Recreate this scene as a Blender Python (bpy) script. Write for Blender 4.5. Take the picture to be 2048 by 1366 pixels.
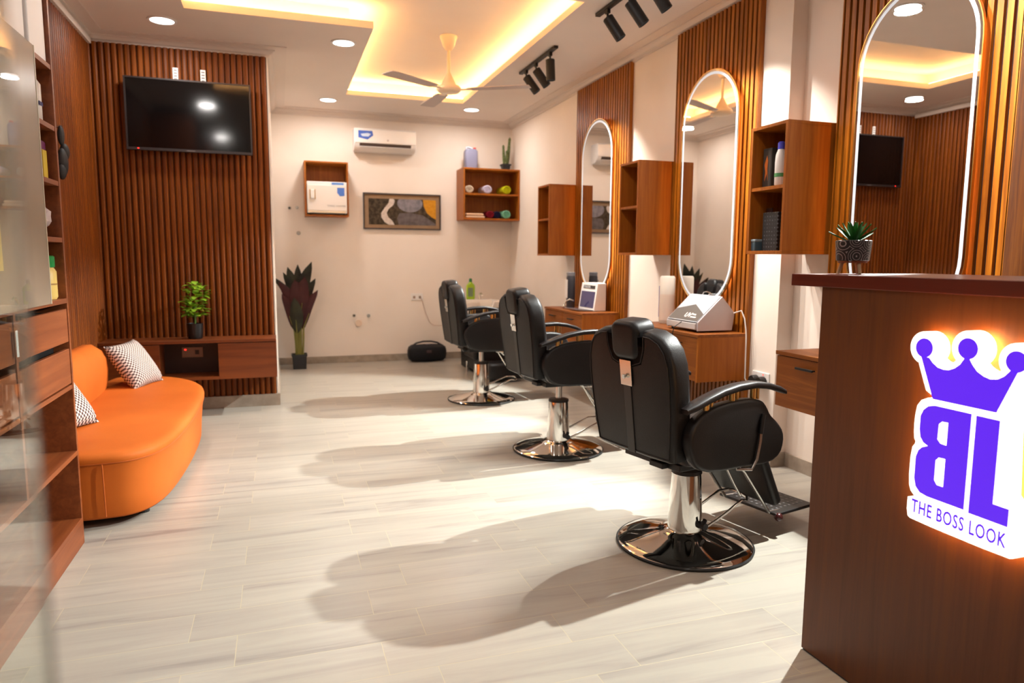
import bpy, bmesh, math, random
from mathutils import Vector, Matrix
for o in list(bpy.data.objects): bpy.data.objects.remove(o)
SC = bpy.context.scene
C = SC.collection
random.seed(7)
PI = math.pi
R = math.radians

# ------------------------------------------------------------------ camera
F_PX = 1394.5; YAW = 18.448; PITCH = 6.770; ROLL = 0.388; EYE = 1.27
y_, p_, r_ = R(YAW), R(PITCH), R(ROLL)
fw = Vector((math.sin(y_)*math.cos(p_), math.cos(y_)*math.cos(p_), -math.sin(p_)))
rt = Vector((math.cos(y_), -math.sin(y_), 0)); up = rt.cross(fw)
rt2 = rt*math.cos(r_)+up*math.sin(r_); up2 = -rt*math.sin(r_)+up*math.cos(r_)
cd = bpy.data.cameras.new('camera'); cam = bpy.data.objects.new('camera', cd); C.objects.link(cam)
cd.sensor_width = 36; cd.sensor_fit = 'HORIZONTAL'; cd.lens = F_PX/2048*36; cd.clip_start = 0.05; cd.clip_end = 60
m = Matrix((rt2, up2, -fw)).transposed().to_4x4(); m.translation = Vector((0, 0, EYE)); cam.matrix_world = m
cd.dof.use_dof = True; cd.dof.focus_distance = 2.7; cd.dof.aperture_fstop = 2.8
SC.camera = cam

# ------------------------------------------------------------------ world, exposure
w = bpy.data.worlds.new('world'); SC.world = w; w.use_nodes = True
w.node_tree.nodes['Background'].inputs[0].default_value = (0.9, 0.8, 0.72, 1)
w.node_tree.nodes['Background'].inputs[1].default_value = 0.05
SC.view_settings.view_transform = 'Standard'; SC.view_settings.look = 'None'
SC.view_settings.gamma = 1.0; SC.view_settings.exposure = 0.24; SC.view_settings.use_curve_mapping = False

COVE_E = 36.0        # warm strip in the ceiling recess
DOWN_W = 9.5        # watts of each round ceiling light
SPOT_W = 125.0        # watts of each track spot
BOUNCE_W = 50.0        # base watts of each added spot standing in for mirror-reflected track light
COOL = (1.0, 0.95, 0.90)

def light(name, kind, loc, energy, color, target=None, **kw):
    d = bpy.data.lights.new(name, kind); d.energy = energy; d.color = color
    for k, v in kw.items(): setattr(d, k, v)
    o = bpy.data.objects.new(name, d); C.objects.link(o); o.location = loc
    if target is not None:
        o.rotation_euler = (Vector(target)-Vector(loc)).to_track_quat('-Z', 'Y').to_euler()
    return o

DOWN = [(-.74, 5.77), (.54, 5.87), (.56, 7.98), (2.14, 7.93), (1.52, 3.80), (-.70, 3.75), (-.70, 1.6), (1.45, 1.9), (.4, -.4), (1.6, -.6)]
ZCEIL = 2.955
for i, (x, y) in enumerate(DOWN):
    light('downlight_lamp', 'AREA', (x, y, ZCEIL-.03), DOWN_W, COOL, (x, y, 0), shape='DISK', size=.16)
# added spots before the mirrors, in place of the track light they reflect
for yc in (5.93, 4.17, 2.56):
    light('mirror_bounce_standin', 'SPOT', (2.755, yc, 2.20), BOUNCE_W*10, (.97, 1.0, .96), (.63, yc-.02, 0), spot_size=R(68), spot_blend=.3, shadow_soft_size=.018)

# ------------------------------------------------------------------ colours and materials
def lin(c):
    return tuple((v/12.92 if v <= .04045 else ((v+.055)/1.055)**2.4) for v in [x/255 for x in c])+(1,)
def mat(name, col, rough=.5, metal=0, spec=.5, emit=None, es=0, alpha=1, trans=0, coat=0, ior=None):
    m = bpy.data.materials.new(name); m.use_nodes = True; b = m.node_tree.nodes['Principled BSDF']
    b.inputs['Base Color'].default_value = lin(col); b.inputs['Roughness'].default_value = rough
    b.inputs['Metallic'].default_value = metal; b.inputs['Specular IOR Level'].default_value = spec
    if emit: b.inputs['Emission Color'].default_value = lin(emit); b.inputs['Emission Strength'].default_value = es
    b.inputs['Alpha'].default_value = alpha; b.inputs['Transmission Weight'].default_value = trans
    b.inputs['Coat Weight'].default_value = coat
    if ior: b.inputs['IOR'].default_value = ior
    return m
def N(nt, t, **kw):
    n = nt.nodes.new(t)
    for k, v in kw.items(): setattr(n, k, v)
    return n
def wood(name, c1, c2, axis='Z', rough=.42, spec=.4, scale=1.0, c3=None, coat=0):
    """two-tone laminate, grain running along axis"""
    m = mat(name, c1, rough, spec=spec, coat=coat); nt = m.node_tree; b = nt.nodes['Principled BSDF']
    tc = N(nt, 'ShaderNodeTexCoord'); mp = N(nt, 'ShaderNodeMapping')
    s = [26*scale]*3; s['XYZ'.index(axis)] = 1.3*scale; mp.inputs['Scale'].default_value = s
    nt.links.new(tc.outputs['Object'], mp.inputs['Vector'])
    n1 = N(nt, 'ShaderNodeTexNoise'); n1.inputs['Scale'].default_value = 1.0; n1.inputs['Detail'].default_value = 6; n1.inputs['Roughness'].default_value = .62; n1.inputs['Distortion'].default_value = .6
    nt.links.new(mp.outputs['Vector'], n1.inputs['Vector'])
    cr = N(nt, 'ShaderNodeValToRGB'); cr.color_ramp.elements[0].position = .33; cr.color_ramp.elements[1].position = .68
    cr.color_ramp.elements[0].color = lin(c1); cr.color_ramp.elements[1].color = lin(c2)
    if c3: e = cr.color_ramp.elements.new(.5); e.color = lin(c3)
    nt.links.new(n1.outputs['Fac'], cr.inputs['Fac']); nt.links.new(cr.outputs['Color'], b.inputs['Base Color'])
    return m
def noisy(name, c1, c2, scale=4, rough=.7, spec=.3, bump=0, bscale=300):
    m = mat(name, c1, rough, spec=spec); nt = m.node_tree; b = nt.nodes['Principled BSDF']
    tc = N(nt, 'ShaderNodeTexCoord'); n1 = N(nt, 'ShaderNodeTexNoise'); n1.inputs['Scale'].default_value = scale; n1.inputs['Detail'].default_value = 4
    nt.links.new(tc.outputs['Object'], n1.inputs['Vector'])
    cr = N(nt, 'ShaderNodeValToRGB'); cr.color_ramp.elements[0].position = .35; cr.color_ramp.elements[1].position = .65
    cr.color_ramp.elements[0].color = lin(c1); cr.color_ramp.elements[1].color = lin(c2)
    nt.links.new(n1.outputs['Fac'], cr.inputs['Fac']); nt.links.new(cr.outputs['Color'], b.inputs['Base Color'])
    if bump:
        n2 = N(nt, 'ShaderNodeTexNoise'); n2.inputs['Scale'].default_value = bscale; n2.inputs['Detail'].default_value = 3
        nt.links.new(tc.outputs['Object'], n2.inputs['Vector'])
        bp = N(nt, 'ShaderNodeBump'); bp.inputs['Strength'].default_value = bump; bp.inputs['Distance'].default_value = .002
        nt.links.new(n2.outputs['Fac'], bp.inputs['Height']); nt.links.new(bp.outputs['Normal'], b.inputs['Normal'])
    return m
def floor_mat():
    m = mat('floor_planks', (205, 196, 184), .32, spec=.35); nt = m.node_tree; b = nt.nodes['Principled BSDF']
    tc = N(nt, 'ShaderNodeTexCoord'); mp = N(nt, 'ShaderNodeMapping')
    mp.inputs['Location'].default_value = (.17, -3.36+.192*21, 0)
    nt.links.new(tc.outputs['Object'], mp.inputs['Vector'])
    br = N(nt, 'ShaderNodeTexBrick'); br.offset = .25; br.offset_frequency = 2
    br.inputs['Scale'].default_value = 1; br.inputs['Brick Width'].default_value = .607; br.inputs['Row Height'].default_value = .192
    br.inputs['Mortar Size'].default_value = .0014; br.inputs['Mortar Smooth'].default_value = .3; br.inputs['Bias'].default_value = 0
    br.inputs['Color1'].default_value = (0, 0, 0, 1); br.inputs['Color2'].default_value = (1, 1, 1, 1); br.inputs['Mortar'].default_value = (.5, .5, .5, 1)
    nt.links.new(mp.outputs['Vector'], br.inputs['Vector'])
    # grain stretched along x, shifted per plank
    mp2 = N(nt, 'ShaderNodeMapping'); mp2.inputs['Scale'].default_value = (.9, 12, 1)
    nt.links.new(tc.outputs['Object'], mp2.inputs['Vector'])
    ad = N(nt, 'ShaderNodeVectorMath', operation='MULTIPLY_ADD'); ad.inputs[1].default_value = (9, 5, 3)
    nt.links.new(br.outputs['Color'], ad.inputs[0]); nt.links.new(mp2.outputs['Vector'], ad.inputs[2])
    n1 = N(nt, 'ShaderNodeTexNoise'); n1.inputs['Scale'].default_value = 1; n1.inputs['Detail'].default_value = 6; n1.inputs['Roughness'].default_value = .6; n1.inputs['Distortion'].default_value = .9
    nt.links.new(ad.outputs['Vector'], n1.inputs['Vector'])
    cr = N(nt, 'ShaderNodeValToRGB')
    e = cr.color_ramp.elements; e[0].position = .28; e[0].color = lin((134, 127, 120)); e[1].position = .62; e[1].color = lin((168, 162, 150))
    x = e.new(.42); x.color = lin((158, 151, 141))
    nt.links.new(n1.outputs['Fac'], cr.inputs['Fac'])
    hs = N(nt, 'ShaderNodeMix', data_type='RGBA', blend_type='MULTIPLY'); hs.inputs[0].default_value = .9
    mr = N(nt, 'ShaderNodeMapRange'); mr.inputs['To Min'].default_value = .93; mr.inputs['To Max'].default_value = 1.03
    nt.links.new(br.outputs['Color'], mr.inputs['Value'])
    nt.links.new(cr.outputs['Color'], hs.inputs[6]); nt.links.new(mr.outputs['Result'], hs.inputs[7])
    gm = N(nt, 'ShaderNodeMix', data_type='RGBA'); gm.inputs[7].default_value = lin((180, 170, 144))
    nt.links.new(br.outputs['Fac'], gm.inputs[0]); nt.links.new(hs.outputs[2], gm.inputs[6])
    nt.links.new(gm.outputs[2], b.inputs['Base Color'])
    bp = N(nt, 'ShaderNodeBump'); bp.inputs['Strength'].default_value = .25; bp.inputs['Distance'].default_value = .002; bp.invert = True
    nt.links.new(br.outputs['Fac'], bp.inputs['Height']); nt.links.new(bp.outputs['Normal'], b.inputs['Normal'])
    return m
M = {}
M['floor'] = floor_mat()
M['wall'] = noisy('wall_paint', (232, 220, 208), (238, 227, 216), 1.5, .75, .2, .08, 60)
M['ceiling'] = noisy('ceiling_paint', (228, 216, 206), (233, 222, 212), 1.2, .8, .15)
M['cornice'] = mat('cornice_paint', (222, 210, 200), .6, spec=.3)
M['tile'] = noisy('skirting_tile', (146, 134, 120), (166, 153, 138), 14, .4, .4)
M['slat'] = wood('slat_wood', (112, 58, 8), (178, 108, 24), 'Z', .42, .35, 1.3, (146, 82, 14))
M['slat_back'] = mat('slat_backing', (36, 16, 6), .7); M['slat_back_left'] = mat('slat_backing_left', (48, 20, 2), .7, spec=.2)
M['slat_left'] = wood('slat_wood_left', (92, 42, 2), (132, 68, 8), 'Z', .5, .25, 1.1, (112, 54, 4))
M['cab'] = wood('cabinet_laminate', (144, 76, 16), (172, 100, 28), 'Z', .45, .3, 1.5, (158, 88, 21))
M['cab_h'] = wood('cabinet_laminate_horizontal', (128, 68, 20), (156, 90, 32), 'Y', .45, .3, 1.3, (131, 72, 23))
M['edge'] = mat('cabinet_edging', (140, 66, 40), .45)
M['counter'] = wood('counter_laminate', (84, 42, 5), (100, 53, 9), 'Z', .42, .4, 1.6, (93, 48, 17))
M['counter_top'] = wood('counter_top_laminate', (84, 24, 12), (98, 32, 16), 'Y', .3, .5)
M['book'] = wood('bookcase_laminate', (114, 56, 26), (140, 76, 38), 'Y', .42, .4, 1.2, (127, 66, 32))
M['tvunit'] = wood('tv_unit_laminate', (98, 46, 16), (122, 62, 24), 'X', .42, .4, .9)
M['black_leather'] = noisy('black_leather', (16, 13, 13), (21, 17, 17), 6, .44, .32, .25, 260)
M['black_plastic'] = mat('black_plastic', (18, 17, 17), .4)
M['matte_black'] = mat('matte_black_metal', (26, 24, 24), .5, spec=.4)
M['rubber'] = mat('black_rubber', (20, 20, 20), .6)
M['chrome'] = mat('chrome', (222, 220, 216), .06, 1)
M['steel'] = mat('brushed_steel', (205, 203, 198), .25, 1)
M['brass'] = mat('brass', (222, 180, 110), .25, 1)
M['gold'] = mat('gold_frame', (205, 160, 90), .3, 1)
M['arm'] = mat('polished_dark_armrest', (20, 12, 11), .42, spec=.35)
M['mirror'] = mat('mirror_glass', (226, 224, 222), .004, 1)
M['band'] = mat('frosted_lit_band', (150, 152, 156), .5, emit=(250, 252, 255), es=.45)
M['backglow'] = mat('warm_led_strip', (255, 220, 160), .5, emit=(255, 178, 84), es=12)
M['cove'] = mat('cove_led_strip', (255, 220, 160), .5, emit=(255, 200, 128), es=COVE_E)
M['disc'] = mat('downlight_diffuser', (255, 255, 255), .5, emit=(255, 250, 246), es=7)
M['lens'] = mat('spot_lens', (255, 255, 255), .5, emit=(255, 250, 240), es=3)
M['white'] = mat('white_plastic', (232, 228, 224), .35)
M['white_glossy'] = mat('white_ceramic', (236, 228, 218), .12, spec=.6)
M['cream'] = mat('cream_enamel', (236, 214, 184), .3)
M['blade'] = mat('fan_blade_paint', (186, 172, 166), .45)
M['orange'] = noisy('orange_upholstery', (184, 90, 24), (192, 97, 29), 3, .64, .22, .15, 420)
M['screen'] = mat('tv_screen', (6, 6, 7), .09, spec=.5)
M['bezel'] = mat('tv_bezel', (64, 58, 58), .32, .6)
M['soil'] = mat('soil', (40, 30, 24), .9)
M['glass'] = mat('clear_glass', (235, 245, 240), .0, trans=1, ior=1.5)
M['glass_edge'] = mat('glass_edge', (60, 66, 72), .25, spec=.6)
M['purple'] = mat('purple_vinyl', (64, 20, 190), .4, emit=(96, 36, 240), es=.75)
M['signwhite'] = mat('sign_acrylic', (255, 250, 245), .4, emit=(255, 244, 226), es=2.6)
M['signback'] = mat('sign_back_led', (255, 220, 150), .5, emit=(255, 186, 84), es=48)
M['red_led'] = mat('red_led', (255, 40, 30), .5, emit=(255, 40, 30), es=3)
def flat(col, rough=.5, **k):
    key = ('c', col, rough)+tuple(k.items())
    if key not in M: M[key] = mat('paint_%02x%02x%02x' % col, col, rough, **k)
    return M[key]

# ------------------------------------------------------------------ object helpers
class MB:
    def __init__(s): s.bm = bmesh.new(); s.mi = 0
    def _new(s, fs):
        for f in fs: f.material_index = s.mi
    def box(s, x0, x1, y0, y1, z0, z1, bev=0, seg=2):
        r = bmesh.ops.create_cube(s.bm, size=1)
        vs = r['verts']
        for v in vs: v.co = Vector(((x0+x1)/2+v.co.x*(x1-x0), (y0+y1)/2+v.co.y*(y1-y0), (z0+z1)/2+v.co.z*(z1-z0)))
        fs = {f for v in vs for f in v.link_faces}; s._new(fs)
        if bev:
            es = {e for v in vs for e in v.link_edges}
            q = bmesh.ops.bevel(s.bm, geom=list(es), offset=bev, segments=seg, profile=.5, affect='EDGES'); s._new(q['faces'])
        return s
    def prism(s, poly, axis, a, b, bev=0, seg=2):
        """poly in the two other axes (in xyz order), extruded a..b along axis"""
        k = 'xyz'.index(axis); o = [i for i in range(3) if i != k]
        def P(p, t):
            c = [0, 0, 0]; c[o[0]], c[o[1]] = p; c[k] = t; return c
        v0 = [s.bm.verts.new(P(p, a)) for p in poly]; v1 = [s.bm.verts.new(P(p, b)) for p in poly]; n = len(poly); fs = []
        fs.append(s.bm.faces.new(v0)); fs.append(s.bm.faces.new(v1[::-1]))
        for i in range(n): fs.append(s.bm.faces.new((v0[i], v1[i], v1[(i+1) % n], v0[(i+1) % n])))
        s._new(fs); bmesh.ops.recalc_face_normals(s.bm, faces=fs)
        if bev:
            es = set(fs[0].edges) | set(fs[1].edges)
            q = bmesh.ops.bevel(s.bm, geom=list(es), offset=bev, segments=seg, profile=.5, affect='EDGES'); s._new(q['faces'])
        return s
    def loft(s, rings, cap=True, closed=True):
        vr = [[s.bm.verts.new(p) for p in r] for r in rings]; fs = []
        n = len(rings[0])
        for a, b in zip(vr[:-1], vr[1:]):
            for i in range(n if closed else n-1): fs.append(s.bm.faces.new((a[i], a[(i+1) % n], b[(i+1) % n], b[i])))
        if cap: fs.append(s.bm.faces.new(vr[0][::-1])); fs.append(s.bm.faces.new(vr[-1]))
        s._new(fs)
        bmesh.ops.recalc_face_normals(s.bm, faces=fs)
        return s
    def tube(s, pts, r, seg=8, cap=True):
        pts = [Vector(p) for p in pts]; rings = []
        rs = r if isinstance(r, (list, tuple)) else [r]*len(pts)
        prev = None
        for i, p in enumerate(pts):
            d = (pts[min(i+1, len(pts)-1)]-pts[max(i-1, 0)]).normalized()
            a = prev if prev is not None else (Vector((0, 0, 1)) if abs(d.z) < .9 else Vector((1, 0, 0)))
            u = (a-d*a.dot(d)).normalized(); v = d.cross(u); prev = u
            rings.append([p+(u*math.cos(2*PI*k/seg)+v*math.sin(2*PI*k/seg))*rs[i] for k in range(seg)])
        return s.loft(rings, cap)
    def lathe(s, prof, c=(0, 0, 0), seg=32, axis='z'):
        rings = []
        for r, z in prof:
            ring = []
            for k in range(seg):
                a = 2*PI*k/seg; p = (r*math.cos(a), r*math.sin(a), z)
                if axis == 'x': p = (z, r*math.cos(a), r*math.sin(a))
                if axis == 'y': p = (r*math.cos(a), z, r*math.sin(a))
                ring.append((c[0]+p[0], c[1]+p[1], c[2]+p[2]))
            rings.append(ring)
        return s.loft(rings)
    def cyl(s, p0, p1, r, seg=16): return s.tube([p0, p1], r, seg)
    def ball(s, c, r, sx=1, sy=1, sz=1, seg=16):
        q = bmesh.ops.create_uvsphere(s.bm, u_segments=seg, v_segments=max(6, seg//2), radius=1)
        for v in q['verts']: v.co = Vector((c[0]+v.co.x*r*sx, c[1]+v.co.y*r*sy, c[2]+v.co.z*r*sz))
        s._new({f for v in q['verts'] for f in v.link_faces}); return s
    def pad(s, poly, axis, a, b, r=.015, n=4):
        """cushion: outline extruded a..b with edges rounded by radius r"""
        k = 'xyz'.index(axis); o = [i for i in range(3) if i != k]; lo, hi = min(a, b), max(a, b); rings = []
        seq = [(lo+r*(1-math.sin(t)), r*(1-math.cos(t))) for t in [PI/2*(1-i/n) for i in range(n+1)]]
        seq = [(lo+r-r*math.cos(PI/2*i/n), r-r*math.sin(PI/2*i/n)) for i in range(n+1)]
        seq += [(lo+hi-t, ins) for t, ins in seq[::-1]]
        for t, ins in seq:
            ring = []
            for p in inset(poly, ins):
                c = [0, 0, 0]; c[o[0]], c[o[1]] = p; c[k] = t; ring.append(tuple(c))
            rings.append(ring)
        return s.loft(rings)
    def xform(s, mtx): bmesh.ops.transform(s.bm, matrix=mtx, verts=s.bm.verts[:]); return s
def inset(poly, d):
    n = len(poly); A = sum(poly[i][0]*poly[(i+1) % n][1]-poly[(i+1) % n][0]*poly[i][1] for i in range(n))
    sg = 1 if A > 0 else -1; out = []
    for i in range(n):
        p0, p1, p2 = Vector(poly[i-1]), Vector(poly[i]), Vector(poly[(i+1) % n])
        e1 = (p1-p0).normalized(); e2 = (p2-p1).normalized()
        n1 = Vector((-e1.y, e1.x))*sg; n2 = Vector((-e2.y, e2.x))*sg
        q = n1+n2; L = q.length
        q = q/L if L > 1e-6 else n1
        c = max(.5, q.dot(n1)); pt = p1+q*(d/c); out.append((pt.x, pt.y))
    return out
def smooth_poly(poly, it=2):
    for _ in range(it):
        q = []
        for i in range(len(poly)):
            a, b = poly[i], poly[(i+1) % len(poly)]
            q += [(a[0]*.75+b[0]*.25, a[1]*.75+b[1]*.25), (a[0]*.25+b[0]*.75, a[1]*.25+b[1]*.75)]
        poly = q
    return poly
def rrect(x0, x1, y0, y1, r, n=6):
    o = []
    for cx, cy, a0 in ((x1-r, y1-r, 0), (x0+r, y1-r, 90), (x0+r, y0+r, 180), (x1-r, y0+r, 270)):
        for i in range(n+1):
            a = R(a0+90*i/n); o.append((cx+r*math.cos(a), cy+r*math.sin(a)))
    return o
def stadium(cx, cz, w, h, ins=0, n=24):
    r = w/2-ins; o = []
    for i in range(n+1):
        a = PI*i/n; o.append((cx+r*math.cos(a), cz+h/2-w/2+r*math.sin(a)))
    for i in range(n+1):
        a = PI+PI*i/n; o.append((cx+r*math.cos(a), cz-h/2+w/2+r*math.sin(a)))
    return o
def ring_prism(mb, outer, inner, axis, a, b):
    k = 'xyz'.index(axis); o = [i for i in range(3) if i != k]
    def P(p, t):
        c = [0, 0, 0]; c[o[0]], c[o[1]] = p; c[k] = t; return c
    R4 = [[mb.bm.verts.new(P(p, t)) for p in q] for q, t in ((outer, a), (outer, b), (inner, b), (inner, a))]
    n = len(outer); fs = []
    for j in range(4):
        A, B = R4[j], R4[(j+1) % 4]
        for i in range(n): fs.append(mb.bm.faces.new((A[i], A[(i+1) % n], B[(i+1) % n], B[i])))
    mb._new(fs); bmesh.ops.recalc_face_normals(mb.bm, faces=fs); return mb

ORG = {}   # world origin of every thing whose meshes are given in world coordinates
def finish(mb, name, mats, sm=None):
    me = bpy.data.meshes.new(name); mb.bm.to_mesh(me); mb.bm.free()
    for x in (mats if isinstance(mats, (list, tuple)) else [mats]): me.materials.append(x)
    if sm:
        me.polygons.foreach_set('use_smooth', [True]*len(me.polygons))
        try: me.set_sharp_from_angle(angle=R(sm if sm is not True else 40))
        except Exception: pass
    return me
def obj(name, mb, mats, parent=None, sm=None, label=None):
    """a part: vertices are given in world coordinates, moved into the parent's frame"""
    me = finish(mb, name, mats, sm) if isinstance(mb, MB) else mb
    o = bpy.data.objects.new(name, me); C.objects.link(o)
    if parent is not None:
        o.parent = parent; org = ORG.get(parent.as_pointer(), Vector()); me.transform(Matrix.Translation(-org)); ORG[o.as_pointer()] = org
    if label: o['label'] = label
    return o
def thing(name, label, cat, loc=(0, 0, 0), group=None):
    o = bpy.data.objects.new(name, None); C.objects.link(o); o.location = loc; o.empty_display_size = .1
    o['label'] = label; o['category'] = cat
    if group: o['group'] = group
    ORG[o.as_pointer()] = Vector(loc); return o
def solo(name, mb, mats, label, cat, group=None, sm=None, kind=None):
    me = finish(mb, name, mats, sm) if isinstance(mb, MB) else mb
    xs = [v.co for v in me.vertices]; lo = Vector([min(v[i] for v in xs) for i in range(3)]); hi = Vector([max(v[i] for v in xs) for i in range(3)])
    org = Vector(((lo.x+hi.x)/2, (lo.y+hi.y)/2, lo.z)); me.transform(Matrix.Translation(-org))
    o = bpy.data.objects.new(name, me); C.objects.link(o); o.location = org; ORG[o.as_pointer()] = org
    o['label'] = label; o['category'] = cat
    if group: o['group'] = group
    if kind: o['kind'] = kind
    return o
def struct(name, mb, mats, sm=None, parent=None):
    me = finish(mb, name, mats, sm); o = bpy.data.objects.new(name, me); C.objects.link(o)
    if parent is not None: o.parent = parent
    else: o['kind'] = 'structure'
    return o
def dup(root, loc, rotz=0, label=None, group=None):
    r = root.copy(); C.objects.link(r); r.location = loc; r.rotation_euler = (0, 0, rotz)
    if label: r['label'] = label
    if group: r['group'] = group
    def rec(a, b):
        for ch in list(a.children):
            c = ch.copy(); C.objects.link(c); c.parent = b; rec(ch, c)
    rec(root, r); return r
def text_mesh(body, size, depth, mtx, extra=0, space=1.0):
    cu = bpy.data.curves.new('lettering', 'FONT'); cu.body = body; cu.size = size; cu.extrude = depth; cu.offset = extra; cu.space_character = space
    cu.align_x = 'LEFT'; cu.resolution_u = 3
    o = bpy.data.objects.new('lettering', cu); C.objects.link(o)
    dg = bpy.context.evaluated_depsgraph_get(); me = bpy.data.meshes.new_from_object(o.evaluated_get(dg)); me.transform(mtx)
    bpy.data.objects.remove(o); return me
def text_obj(name, body, size, depth, mtx, material, parent, **k):
    me = text_mesh(body, size, depth, mtx, **k); me.materials.clear(); me.materials.append(material); return obj(name, me, None, parent)
# text frame facing -x (reads left to right towards -y), facing -y (reads towards +x)
def face_negx(x, y, z): return Matrix.Translation((x, y, z)) @ Matrix(((0, 0, -1, 0), (-1, 0, 0, 0), (0, 1, 0, 0), (0, 0, 0, 1)))
def face_negy(x, y, z): return Matrix.Translation((x, y, z)) @ Matrix(((1, 0, 0, 0), (0, 0, -1, 0), (0, 1, 0, 0), (0, 0, 0, 1)))
def curve_shape(polys, depth, mtx):
    cu = bpy.data.curves.new('outline', 'CURVE'); cu.dimensions = '2D'; cu.fill_mode = 'BOTH'; cu.extrude = depth
    for p in polys:
        sp = cu.splines.new('POLY'); sp.points.add(len(p)-1)
        for i, q in enumerate(p): sp.points[i].co = (q[0], q[1], 0, 1)
        sp.use_cyclic_u = True
    o = bpy.data.objects.new('outline', cu); C.objects.link(o)
    dg = bpy.context.evaluated_depsgraph_get(); me = bpy.data.meshes.new_from_object(o.evaluated_get(dg)); me.transform(mtx)
    bpy.data.objects.remove(o); return me

# ------------------------------------------------------------------ room shell
XL, XR, YB, YT, XT = -1.355, 2.855, 8.63, 6.30, -.035
XREC, YCOL, YF = 2.96, 3.48, -2.6
ZC2 = 3.13
struct('floor', MB().box(XL-.3, XREC+.3, YF-.2, YB+.3, -.12, 0), M['floor'])
struct('wall_left', MB().box(XL-.2, XL, YF-.2, YT+.05, 0, 3.2), M['wall'])
struct('wall_back', MB().box(XT-.15, XR+.3, YB, YB+.2, 0, 3.2), M['wall'])
struct('wall_right', MB().prism([(XR, YB), (XR, YCOL), (XREC, YCOL), (XREC, YF-.2), (XREC+.3, YF-.2), (XREC+.3, YB)], 'z', 0, 3.2), M['wall'])
struct('wall_partition', MB().prism([(XL-.2, YT), (XT, YT), (XT, YB), (XT-.2, YB), (XT-.2, YT+.2), (XL-.2, YT+.2)], 'z', 0, 3.2), M['wall'])
struct('wall_front', MB().box(XL-.2, XREC+.3, YF-.2, YF, 0, 3.2), M['wall'])
# ceiling with an L-shaped recess
LX0, LX1, LX2, LY0, LY1, LY2 = -.56, .72, 1.97, 4.44, 5.45, 7.67
mb = MB(); z0, z1 = ZCEIL, ZCEIL+.05
for a, b, c, d in ((XL-.2, LX0, YF-.2, YB+.1), (LX0, XREC+.2, YF-.2, LY0), (LX0, LX1, LY1, YB+.1), (LX1, LX2, LY2, YB+.1), (LX2, XREC+.2, LY0, YB+.1)):
    mb.box(a, b, c, d, z0, z1)
struct('ceiling', mb, M['ceiling'])
mb = MB(); mb.box(XL-.2, XREC+.2, YF-.2, YB+.1, ZC2, ZC2+.06)
P_ = .16
for a, b, c, d in ((LX0-P_-.02, LX0-P_, LY0-P_, LY1+P_), (LX2+P_, LX2+P_+.02, LY0-P_, LY2+P_), (LX0-P_, LX2+P_, LY0-P_-.0201, LY0-P_-.0001), (LX0-P_, LX1-P_-.0201, LY1+P_, LY1+P_+.02), (LX1-P_-.02, LX1-P_, LY1+P_, LY2+P_), (LX1-P_, LX2+P_, LY2+P_, LY2+P_+.02)):
    mb.box(a, b, c, d, ZCEIL+.05, ZC2)
struct('ceiling_recess', mb, M['ceiling'])
mb = MB(); zs = ZCEIL+.055; q = .055; h = .02
for a, b, c, d in ((LX0-q-h, LX0-q, LY0-q, LY1+q), (LX2+q, LX2+q+h, LY0-q, LY2+q), (LX0-q, LX2+q, LY0-q-h, LY0-q), (LX0-q, LX1-q, LY1+q, LY1+q+h), (LX1-q-h, LX1-q, LY1+q, LY2+q), (LX1-q, LX2+q, LY2+q, LY2+q+h)):
    mb.box(a, b, c, d, zs, zs+.012)
solo('led_strip', mb, M['cove'], 'warm glowing light strip tucked around the ceiling recess', 'strip light')
# cornice, swept along the walls
def cornice(name, pts, w=.085, hh=.055):
    """pts: wall line, room on the left-hand side of travel"""
    prof = [(0, -hh), (.012, -hh), (.012, -hh*.72), (.03, -hh*.62), (.045, -hh*.35), (.06, -hh*.25), (.06, -hh*.12), (w, -hh*.12), (w, 0), (0, 0)]
    n = len(pts); dirs = [(Vector(pts[i+1])-Vector(pts[i])).normalized() for i in range(n-1)]
    rings = []
    for i in range(n):
        if i == 0: nn = Vector((-dirs[0].y, dirs[0].x)); k = 1
        elif i == n-1: nn = Vector((-dirs[-1].y, dirs[-1].x)); k = 1
        else:
            a = Vector((-dirs[i-1].y, dirs[i-1].x)); b = Vector((-dirs[i].y, dirs[i].x)); nn = (a+b).normalized(); k = 1/max(.3, nn.dot(a))
        rings.append([(pts[i][0]+nn.x*u*k, pts[i][1]+nn.y*u*k, ZCEIL+v) for u, v in prof])
    return struct(name, MB().loft(rings), M['cornice'])
e = .03
cornice('trim_1', [(XREC-.001, YF), (XREC-.001, YCOL-.02)], .16)
cornice('trim_2', [(XR-.001, YCOL), (XR-.001, YB), (XT, YB), (XT, YT-.001), (XL, YT-.001), (XL, YF)], .15, .062)
struct('trim_3', MB().box(XL+.001, XL+.055, YF, YT-.04, 2.872, 2.915, .003), M['cornice'])
# skirtings
def skirt(name, *a): return struct(name, MB().box(*a, .004), M['tile'])
skirt('baseboard_back', XT, XR, YB-.014, YB, 0, .085)
skirt('baseboard_right', XR-.014, XR, YCOL, YB-.014, 0, .085)
struct('baseboard_column', MB().box(XR-.014, XREC, YCOL-.014, YCOL, 0, .085).box(XREC-.014, XREC, YF, YCOL-.014, 0, .085), M['tile'])
struct('baseboard_partition', MB().box(XL, XT+.014, YT-.045, YT, 0, .10).box(XT, XT+.014, YT, YB-.014, 0, .085), M['tile'])

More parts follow.
